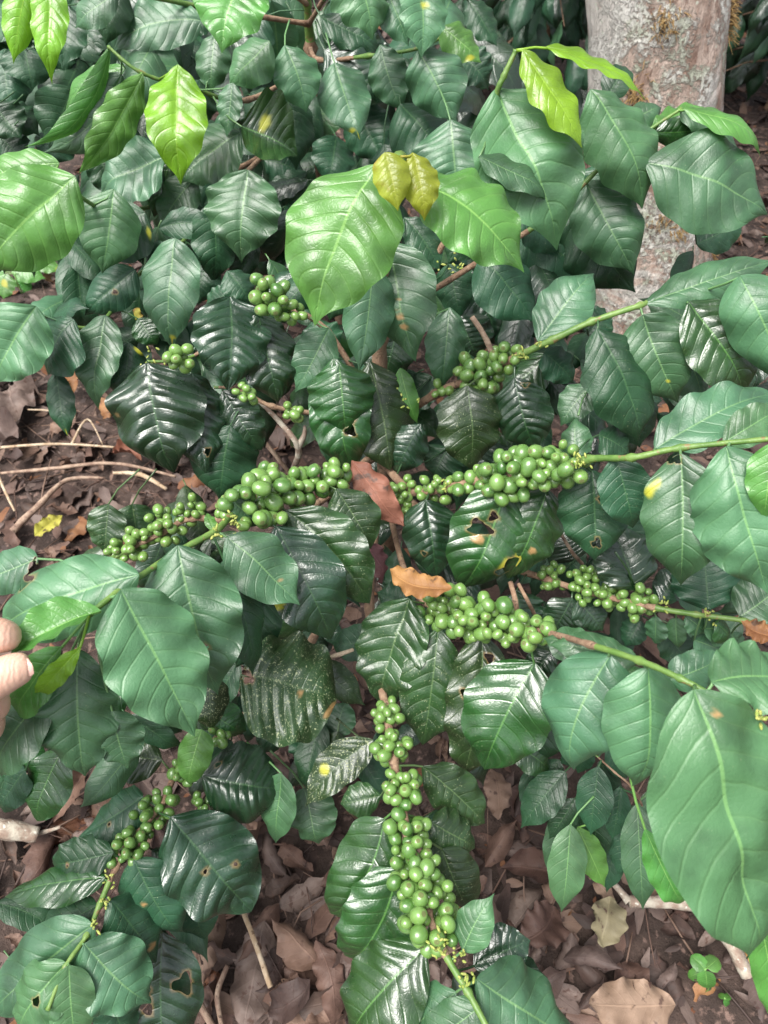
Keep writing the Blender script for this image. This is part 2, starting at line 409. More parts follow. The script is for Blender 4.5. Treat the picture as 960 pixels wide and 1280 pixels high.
def litter():
    rg = random.Random(5); vs, fs, uvs, mi = [], [], [], []
    for k in range(11000):
        x = rg.uniform(-1.3, 1.7); y = rg.uniform(.1, 3.9)
        L = .01 + .06 * rg.random() ** 1.8; W = L * rg.uniform(.25, .7); th = rg.uniform(0, 6.28)
        M = Matrix.Translation((x, y, gz(x, y) + rg.uniform(-.002, .022))) @ Matrix.Rotation(th, 4, 'Z') @ Matrix.Rotation(rg.gauss(0, .35), 4, 'X') @ Matrix.Rotation(rg.gauss(0, .3), 4, 'Y')
        b = len(vs); cu = rg.uniform(-.5, .6)
        for i in range(4):
            u = i / 3; h = (.35, 1, .85, .2)[i] * W / 2 * rg.uniform(.7, 1.2)
            for v in (-1, 0, 1):
                vs.append(M @ Vector((u * L - L / 2, v * h, cu * h * abs(v) + L * .25 * (u - .5) ** 2 * rg.uniform(-1, 1)))); uvs.append((u, v * .5 + .5))
        for i in range(3):
            for j in range(2): fs.append((b + i * 3 + j, b + i * 3 + j + 1, b + i * 3 + j + 4, b + i * 3 + j + 3))
        mi += [rg.choice([0, 1, 1, 2, 3, 4, 0])] * 6
    for k in range(2400):                       # shreds and thin twigs
        x = rg.uniform(-1.2, 1.5); y = rg.uniform(.1, 3); L = rg.uniform(.03, .14); th = rg.uniform(0, 6.28); r = rg.uniform(.0006, .0018)
        c = Vector((x, y, gz(x, y) + rg.uniform(.004, .026))); d = Vector((math.cos(th), math.sin(th), rg.gauss(0, .12)))
        f0 = len(fs); tube(vs, fs, [c - d * L / 2, c + Vector((rg.gauss(0, .004), rg.gauss(0, .004), .002)), c + d * L / 2], [r, r, r * .6], 4)
        uvs += [(.3, .2)] * (len(vs) - len(uvs)); mi += [rg.choice([1, 2, 0])] * (len(fs) - f0)
    me = mesh_from('leaf_litter', vs, fs, DM, uvs=uvs, mi=mi)
    tag(obj('leaf_litter', me), 'crumbled brown leaf litter and shreds covering the soil', 'leaf litter', kind='stuff')
litter()

def dead_leaf(px0, py0, px1, py1, wpx, mat, label, h=.03, seed=0, d=None, cat='dead leaf', nh=None, **kw):
    if d is None: B, T = G(px0, py0), G(px1, py1); B.z += h; T.z += h
    else: B, T = P(px0, py0, d), P(px1, py1, d + .01)
    L = (T - B).length; dd = ((B + T) / 2 - CP).dot(CF)
    a = dict(nu=26, nv=14); a.update(kw)
    me = dead_mesh(40 + seed, mat, L, wpx * dd / FPX, **a)
    return tag(obj('dead_leaf', me, None, frame(B, T, 0, nh, .6)), label, cat)
dead_leaf(5, 470, 30, 545, 62, DM[4], 'large grey brown dead leaf with two holes lying at the left edge', .05, 1, rag=.3, cup=.2, twist=.2, fold=0, holes=((.45, .0, .05, .05), (.5, -.2, .04, .03)), nu=40, nv=24, blunt=.7)
dead_leaf(30, 565, -10, 525, 40, DM[4], 'folded grey brown dead leaf just under the large holed one', .03, 2)
dead_leaf(440, 575, 500, 660, 42, DEAD_RED, 'red brown crumpled dead leaf caught beside the middle cherry cluster', seed=3, d=.80, cup=.4, fold=.3)
dead_leaf(455, 680, 480, 735, 34, DEAD_PURPLE, 'purplish dead leaf hanging between glossy leaves in the middle', seed=4, d=.82, cup=.5)
dead_leaf(565, 735, 488, 712, 38, DEAD_ORANGE, 'curled orange brown dead leaf lying at the end of the middle cherries', seed=5, d=.70, cup=.3, fold=.4, twist=.5)
dead_leaf(970, 795, 925, 776, 30, DEAD_ORANGE, 'plain orange dead leaf at the right edge behind the branch', seed=6, d=.68, cup=.4, twist=.2, crump=.05)
dead_leaf(905, 1178, 945, 1240, 32, DEAD_ORANGE, 'orange tan dead leaf leaning on the fallen branch at lower right', .06, 7, twist=.4)
dead_leaf(830, 1262, 720, 1262, 62, DM[2], 'broad flat tan dead leaf at the bottom right of the litter', .05, 8, cup=.15, fold=0, twist=.15, rag=.4, blunt=.5, crump=.08)
dead_leaf(752, 1130, 745, 1195, 42, DEAD_OLIVE, 'olive grey dead leaf with torn edge below the small leafy plant', .05, 9, cup=.3, rag=.6)
dead_leaf(700, 1110, 620, 1095, 45, DM[0], 'cupped brown dead leaf right of the lowest cherries', .05, 10, cup=-.8, fold=.3, twist=.3)
dead_leaf(285, 1145, 262, 1240, 38, DM[2], 'long tan dead leaf rolled up with dark holes at lower left', .05, 11, cup=.9, fold=0, twist=.1, holes=((.25, .3, .03, .03), (.5, .2, .04, .03)), nu=40, nv=20)
dead_leaf(335, 1160, 310, 1290, 60, DM[4], 'broad grey dead leaf beside the straight pale stick', .04, 12, cup=.4, twist=.1, rag=.4)
dead_leaf(398, 1185, 420, 1290, 40, DM[0], 'long smooth brown dead leaf at bottom centre', .05, 13, cup=.5, twist=.1, blunt=.5)
dead_leaf(610, 975, 620, 1040, 34, DM[2], 'upright tan dead leaf right of the speckled green leaf tips', .05, 14, cup=.6)
dead_leaf(690, 1140, 640, 1190, 55, DM[0], 'wide purplish brown dead leaf above the tan flat one', .045, 15, cup=.2, rag=.5, twist=.2)
dead_leaf(120, 975, 80, 1040, 30, DM[0], 'twisted brown dead leaf under the left hanging leaves', .05, 16)
dead_leaf(380, 1015, 410, 1075, 45, DM[2], 'pinkish brown dead leaf under the small bright green leaf', .05, 17, cup=.3)
dead_leaf(55, 690, 88, 665, 22, dead_mat('dead_yellow', (.40, .40, .05), (.48, .46, .08)), 'yellow green fallen leaf on the litter at left', .05, 18, cup=.2, twist=.1, crump=.05, blunt=.5)
dead_leaf(85, 490, 100, 515, 22, DEAD_ORANGE, 'small orange dead leaf behind the yellow tipped hanging leaf', .05, 19)
dead_leaf(150, 585, 182, 590, 22, DEAD_RED, 'rust red dead leaf at the foot of the big glossy leaf', .05, 20)
dead_leaf(165, 375, 178, 405, 14, DEAD_ORANGE, 'narrow orange yellow dead leaf among the upper left foliage', seed=21, d=1.15, yel=((.7, 0, .3),))
dead_leaf(330, 345, 350, 385, 40, DM[2], 'light brown dead leaf behind the upper cherry cluster', seed=22, d=1.0)

# ------------------------------------------------------------------ sticks
def stick(label, pts, rad, mat, name='stick', cat='stick', seg=8, forks=(), rough=.25, on=True):
    vs, fs = [], []
    p, r = smooth_line(pts, rad, 7); r = [x * (.7 if name == 'stick' else 1) for x in r]; tube(vs, fs, p, r, seg, rough)
    for fp, fr in forks:
        p, r = smooth_line(fp, fr, 6); tube(vs, fs, p, r, seg, rough)
    return tag(obj(name, mesh_from(name, vs, fs, mat)), label, cat)
def Gh(px, py, h): g = G(px, py); return g + Vector((0, 0, h))
stick('long straight pale twig lying across the litter at left', [Gh(-15, 583, .05), Gh(40, 580, .055), Gh(90, 578, .055), Gh(152, 580, .05)], [.0045, .0045, .004, .003], MAT_PALE, forks=[([Gh(100, 578, .055), Gh(118, 545, .05), Gh(135, 572, .04)], [.003, .002, .001])])
stick('thin pale twig slanting down at the left edge', [Gh(2, 598, .04), Gh(15, 628, .045), Gh(28, 655, .04)], [.004, .004, .003], MAT_PALE)
stick('dark crooked twig lying behind the yellow green fallen leaf', [Gh(25, 680, .04), Gh(60, 655, .055), Gh(95, 625, .06), Gh(140, 618, .05)], [.010, .009, .006, .003], MAT_TWIG)
stick('brown twig lying just below the long pale one', [Gh(10, 608, .04), Gh(70, 607, .05), Gh(150, 600, .05), Gh(225, 612, .04)], [.004, .006, .005, .004], MAT_TWIG)
stick('ragged tan twig lying left of the small cherries', [Gh(150, 612, .05), Gh(185, 618, .06), Gh(215, 632, .05)], [.004, .007, .005], MAT_PALE)
stick('thin twig standing up behind the left litter', [Gh(100, 535, .03), Gh(75, 535, .05), Gh(45, 533, .05)], [.003, .003, .002], MAT_PALE)
stick('gnarled forked fallen branch at the lower left edge', [Gh(-20, 1022, .06), Gh(10, 1045, .07), Gh(30, 1055, .07), Gh(64, 1058, .055)], [.010, .011, .014, .011], MAT_LICHENWOOD, 'fallen_branch', 'branch', 10, [([Gh(25, 1055, .07), Gh(8, 1062, .06), Gh(-15, 1080, .05)], [.011, .009, .007]), ([Gh(60, 1058, .055), Gh(75, 1052, .05), Gh(90, 1047, .05)], [.004, .003, .002])])
stick('thick lichen spotted fallen branch leaning at lower right', [Gh(775, 1138, .05), Gh(830, 1140, .055), Gh(860, 1146, .055), Gh(895, 1182, .05), Gh(925, 1225, .03)], [.007, .009, .009, .011, .010], MAT_LICHENWOOD, 'fallen_branch', 'branch', 10, [([Gh(775, 1138, .05), Gh(760, 1118, .045), Gh(735, 1090, .03)], [.006, .004, .003])])
stick('straight pale stick on the litter at lower centre left', [Gh(308, 1142, .06), Gh(325, 1185, .07), Gh(345, 1243, .06)], [.0045, .005, .0045], MAT_PALE)
stick('short brown stick lying at the bottom left litter', [Gh(255, 1255, .05), Gh(275, 1290, .05)], [.006, .006], MAT_TWIG)
stick('grey stick beside the rolled dead leaf', [Gh(292, 1215, .05), Gh(280, 1250, .05), Gh(284, 1290, .04)], [.004, .005, .005], MAT_TWIG)
stick('bare brown stick poking up among the middle leaves', [P(590, 396, .80), P(608, 425, .81), P(622, 465, .84), P(627, 505, .95), P(628, 540, 1.2)], [.0042, .0045, .0045, .005, .005], MAT_TWIG)
stick('forked dead stick with white lichen above the middle cherries', [P(322, 500, .93), P(350, 528, .91), P(373, 560, .92), P(366, 590, 1.0), P(360, 620, 1.3)], [.0035, .005, .006, .006, .006], MAT_LICHENWOOD, forks=[([P(372, 560, .92), P(380, 545, .91), P(381, 533, .92)], [.005, .003, .002])])
stick('pinkish bare twig leaning below the upper glossy leaves', [P(325, 545, 1.1), P(345, 570, 1.08), P(362, 592, 1.1)], [.005, .005, .005], MAT_TWIG)
stick('tan twig end behind the crusted old leaf', [P(442, 812, .83), P(425, 818, .83), P(410, 822, .86)], [.003, .004, .003], MAT_PALE)
stick('dark twig crossing a glossy leaf below the middle cherries', [P(638, 728, .80), P(645, 755, .79), P(650, 790, .85)], [.004, .004, .004], MAT_WOOD)
stick('thin dark twig beside the right cherry branch', [P(648, 730, .80), P(660, 752, .79), P(672, 775, .85)], [.003, .003, .003], MAT_WOOD)
stick('dry brown twig hanging above the right small cherries', [P(700, 665, .84), P(715, 690, .84), P(728, 705, .88)], [.003, .003, .003], MAT_TWIG)
stick('reddish twig lying over the left litter under hanging leaves', [Gh(10, 997, .08), Gh(45, 993, .09), Gh(85, 999, .07)], [.003, .0035, .003], MAT_TWIG)

# ------------------------------------------------------------------ shade tree
def shade_tree():
    T0 = G(815, 400); tdep = 1.46
    T1 = P(821, 0, tdep); base = T0 - Vector((0, 0, .06))
    axis = (T1 - base); ax = axis.normalized()
    root = empty('shade_tree', base)
    tag(root, 'thick pale tree trunk blotched with white lichen at upper right', 'tree')
    vs, fs = [], []
    H = 3.2 / ax.z
    n1, n2 = 130, 56
    s = ax.orthogonal().normalized(); b = ax.cross(s)
    for i in range(n1 + 1):
        t = (i / n1) ** 1.6 * H
        r0 = .141 + .05 * math.exp(-t / .10) - .012 * t
        for k in range(n2):
            th = 2 * math.pi * k / n2
            d = s * math.cos(th) + b * math.sin(th)
            q = base + ax * t + d * r0
            r = r0 * (1 + .035 * noise.noise(q * 5) + .026 * noise.noise(Vector((q.x * 24, q.y * 24, q.z * 9))) + .014 * noise.noise(q * 60))
            vs.append(base + ax * t + d * r)
    for i in range(n1):
        for k in range(n2): fs.append((i * n2 + k, i * n2 + (k + 1) % n2, (i + 1) * n2 + (k + 1) % n2, (i + 1) * n2 + k))
    top = base + ax * H
    for k in range(4):                         # the limbs above, out of frame
        a = k * 1.6 + .3; d = Vector((math.cos(a), math.sin(a), .9)).normalized()
        pp, rr = smooth_line([top - ax * .1, top + d * .5, top + d * 1.2 + UP * .3], [.08, .05, .02], 5); tube(vs, fs, pp, rr, 10, .1)
    m, t, p = new_mat('tree_bark'); N = NT(t)
    tc = N.n('ShaderNodeTexCoord').outputs['Object']
    mp = N.n('ShaderNodeMapping'); mp.inputs['Scale'].default_value = (1, 1, .28); t.links.new(tc, mp.inputs[0]); st = mp.outputs[0]
    col = N.mix(N.step(N.noise(st, 26, 6, .62), .36, .62), (.30, .19, .14), (.60, .475, .40))
    col = N.mix(N.math('MULTIPLY', N.step(N.noise(st, 90, 4), .56, .66), .7), col, (.20, .12, .09))
    col = N.mix(N.math('MULTIPLY', N.step(N.noise(tc, 9, 6, .7, .6), .56, .64), .8), col, (.20, .135, .095))       # moss brown
    lich = N.step(N.noise(tc, 9, 8, .72, .4), .47, .53)
    lich = N.math('MULTIPLY', lich, N.step(N.noise(tc, 95, 5, .7), .40, .52))
    col = N.mix(N.math('MULTIPLY', lich, .9), col, N.mix(N.step(N.noise(tc, 17, 4), .42, .6), (.74, .73, .67), (.52, .56, .44)))
    lw = N.step(N.noise(tc, 4.4, 6, .7, .5), .51, .58)
    col = N.mix(N.math('MULTIPLY', lw, .8), col, (.74, .71, .66))
    sp = N.n('ShaderNodeTexVoronoi'); sp.inputs['Scale'].default_value = 75; t.links.new(tc, sp.inputs['Vector'])
    col = N.mix(N.math('MULTIPLY', N.step(sp.outputs['Distance'], .12, .3, 1, 0), N.step(N.noise(tc, 20, 3), .44, .56)), col, (.60, .62, .52))
    t.links.new(col, p.inputs['Base Color']); p.inputs['Roughness'].default_value = .85
    bp = N.n('ShaderNodeBump'); bp.inputs['Strength'].default_value = 1.0; bp.inputs['Distance'].default_value = .016
    t.links.new(N.math('ADD', N.noise(st, 70, 6, .7), N.math('MULTIPLY', lich, .5)), bp.inputs['Height']); t.links.new(bp.outputs[0], p.inputs['Normal'])
    obj('trunk', mesh_from('trunk', vs, fs, m), root)
    rg = random.Random(8); V, F, U = [], [], []
    for k in range(1300):  # unseen leaf crown, added to block sky and shade the rear foliage
        cl = top + Vector((rg.gauss(.2, .95), rg.gauss(.7, .8), rg.uniform(.0, 1.5)))
        a = Vector((rg.gauss(0, 1), rg.gauss(0, 1), rg.gauss(-.2, .4))).normalized(); n = Vector((rg.gauss(0, .4), rg.gauss(0, .4), 1)); sd_ = n.cross(a).normalized(); L = rg.uniform(.12, .22)
        b = len(V); V += [cl, cl + a * L * .5 + sd_ * L * .28, cl + a * L, cl + a * L * .5 - sd_ * L * .28, cl + a * L * .5 - UP * .012]; U += [(0, .5), (.5, 1), (1, .5), (.5, 0), (.5, .5)]
        F += [(b, b + 1, b + 4), (b + 1, b + 2, b + 4), (b + 2, b + 3, b + 4), (b + 3, b, b + 4)]
    tag(obj('added_shade_crown', mesh_from('added_shade_crown', V, F, LM['M'], uvs=U), root), kind='stuff')
    # tufts of dry moss on the bark
    mm = bark_mat('dry_moss', (.22, .13, .045), (.34, .23, .09), None, 90)
    rg = random.Random(4)
    def tuft(px, py, n, L, sp_):
        V, F = [], []
        dr = (P(px, py, 1) - CP); best = None
        for i in range(400):                    # march to the bark
            q = CP + dr * (.9 + i * .004); t_ = (q - base).dot(ax); rad = (q - base - ax * t_).length
            r0 = .141 + .05 * math.exp(-t_ / .10) - .012 * t_
            if best is None or rad - r0 < best[0]: best = (rad - r0, q, t_)
            if rad < r0: break
        q = best[1]; out = (q - base - ax * best[2]).normalized()
        for k in range(n):
            o = q - out * .004 + Vector((rg.gauss(0, sp_), rg.gauss(0, sp_ * .6), rg.gauss(0, sp_ * 1.3)))
            t_ = (o - base).dot(ax); ra = o - base - ax * t_; o = base + ax * t_ + ra.normalized() * (.139 + .05 * math.exp(-t_ / .10) - .012 * t_)
            d = (ra.normalized() + Vector((rg.gauss(0, .6), rg.gauss(0, .6), rg.gauss(0, .6)))).normalized()
            tube(V, F, [o, o + d * L * .5, o + d * L + Vector((0, 0, -L * .3))], [.0011, .0009, .0003], 4, cap=False)
        tag(obj('moss_tuft', mesh_from('moss_tuft', V, F, mm), root), kind='stuff')
    for a in [(914, 25, 90, .028, .014), (832, 28, 70, .018, .012), (795, 122, 90, .02, .016), (895, 310, 60, .02, .012), (850, 285, 50, .016, .012), (828, 270, 40, .014, .012)]: tuft(*a)
shade_tree()

# ------------------------------------------------------------------ coffee bushes
rb = random.Random(21)
def branch(root, pxs, r0, r1, wood=0.5, name='branch', pts=None):
    """pxs: list of (px,py,depth). Woody up to the fraction `wood`, green beyond, swollen at the nodes."""
    pts = pts or [P(*q) for q in pxs]
    n = len(pts)
    rad = [r0 + (r1 - r0) * i / (n - 1) for i in range(n)]
    p, r = smooth_line(pts, rad, 8)
    r = [x * (1.45 if i % 8 == 0 else 1.0) * (1 + .06 * math.sin(i * 2.1)) for i, x in enumerate(r)]
    vs, fs = [], []
    tube(vs, fs, p, r, 9, .12)
    mi = [0 if (f[0] // 9) / len(p) < wood else 1 for f in fs]
    o = obj(name, mesh_from(name, vs, fs, [MAT_WOOD, MAT_GREEN], mi=mi), root)
    return o, p
ROOT = {}; BR = {}
c = P(478, 545, .95)
bush = empty('coffee_bush', (c.x, c.y, gz(c.x, c.y))); ROOT['m'] = bush
tag(bush, 'coffee bush laden with green cherry clusters, its branches spreading from the middle', 'coffee bush')
q0 = P(385, 10, 1.25)
bush2 = empty('coffee_bush', (q0.x + .03, q0.y + .05, gz(q0.x, q0.y))); ROOT['u'] = bush2
tag(bush2, 'taller coffee bush without cherries, bright young shoots among dark leaves, upper left', 'coffee bush')
def reg(key, *a, **k): BR[key] = branch(*a, **k)
g0 = Vector((c.x, c.y, gz(c.x, c.y) - .03))
reg('m0', bush, None, .013, .004, .7, 'stem', pts=[g0, g0 * .5 + c * .5 + Vector((.01, 0, 0)), c, P(474, 420, .86), P(482, 300, .74), P(492, 240, .63), P(500, 196, .585)])
reg('left', bush, [(474, 560, .94), (430, 595, .79), (350, 612, .745), (300, 634, .70), (270, 663, .655), (218, 692, .625), (150, 738, .57), (112, 768, .552)], .004, .0022, .42)
reg('leftback', bush, [(470, 570, .97), (380, 640, .84), (300, 652, .81), (240, 648, .80), (205, 665, .80), (165, 685, .80), (128, 705, .80)], .0045, .002, .8)
reg('rmid', bush, [(480, 580, .92), (520, 614, .83), (600, 600, .775), (660, 590, .74), (735, 574, .70), (790, 572, .66), (850, 560, .64), (970, 548, .60)], .005, .0022, .42)
reg('rup', bush, [(474, 540, .97), (545, 492, .88), (600, 470, .845), (650, 444, .80), (690, 425, .78), (740, 402, .765), (800, 382, .755), (830, 374, .77), (980, 352, .79)], .005, .0022, .36)
reg('rlow', bush, [(480, 600, .98), (600, 690, .90), (690, 726, .85), (755, 745, .82), (820, 760, .78), (870, 768, .765), (930, 776, .75), (980, 790, .74)], .0045, .0022, .55)
reg('rfront', bush, [(480, 600, .97), (515, 735, .80), (600, 775, .735), (680, 790, .66), (738, 806, .57), (800, 826, .525), (850, 848, .50), (890, 870, .49), (975, 930, .47)], .0036, .0016, .50)
reg('down', bush, [(478, 590, .97), (462, 760, .86), (483, 890, .765), (492, 950, .725), (503, 1010, .69), (515, 1070, .66), (535, 1140, .635), (555, 1190, .61), (585, 1240, .59), (620, 1305, .57)], .005, .0024, .78)
reg('lowleft', bush, [(474, 600, .99), (390, 800, .93), (275, 920, .865), (225, 960, .82), (205, 1000, .79), (175, 1040, .77), (145, 1085, .75), (125, 1130, .73), (108, 1170, .71), (82, 1208, .69), (60, 1262, .68)], .0045, .0018, .62)
reg('upleft', bush, [(474, 520, .96), (410, 415, .91), (350, 382, .875), (292, 372, .875), (255, 435, .89), (222, 450, .875), (184, 452, .865)], .004, .0015, .7)
reg('upleft2', bush, [(474, 545, .96), (405, 520, .91), (340, 508, .88), (300, 487, .865), (268, 484, .865)], .004, .0015, .9)
reg('shoot', bush, [(476, 430, .93), (540, 330, .88), (590, 230, .80), (618, 125, .725), (630, 95, .71), (645, 63, .70)], .004, .0022, .4)
reg('shoot2', bush, [(530, 370, .94), (610, 320, .90), (690, 268, .86), (755, 205, .83), (803, 168, .81), (852, 136, .80)], .004, .0016, .3)
reg('u0', bush2, None, .014, .003, .5, 'stem', pts=[Vector((q0.x + .03, q0.y + .05, gz(q0.x, q0.y) - .03)), P(395, 160, 1.35), P(388, 60, 1.27), P(384, 5, 1.2), P(378, -60, 1.12)])
reg('u1', bush2, [(390, 80, 1.28), (310, 125, 1.12), (240, 110, 1.03), (177, 91, .98), (135, 58, .965)], .004, .0018, .3)
reg('u2', bush2, [(395, 150, 1.34), (300, 210, 1.22), (200, 255, 1.12), (135, 262, .98), (92, 240, .86), (72, 225, .855)], .004, .002, .4)
reg('u3', bush2, [(384, 5, 1.2), (330, -30, 1.0), (290, -50, .9)], .004, .002, .2)
reg('u4', bush2, [(386, 30, 1.22), (440, -40, .98), (530, -35, .95)], .004, .002, .2)
reg('u5', bush2, [(386, 30, 1.22), (260, 10, 1.1), (150, -12, 1.0), (60, -28, .92), (20, -30, .9)], .004, .002, .2)
reg('u6', bush2, [(398, 180, 1.34), (340, 190, 1.2), (306, 218, 1.1), (266, 265, 1.09), (217, 312, 1.06), (166, 350, 1.03), (128, 402, .98), (90, 408, .96), (44, 390, .90)], .004, .0018, .4)
reg('u7', bush2, [(388, 60, 1.27), (400, 75, 1.18), (460, 70, 1.1), (525, 60, 1.05), (560, 40, 1.05)], .004, .0018, .4)

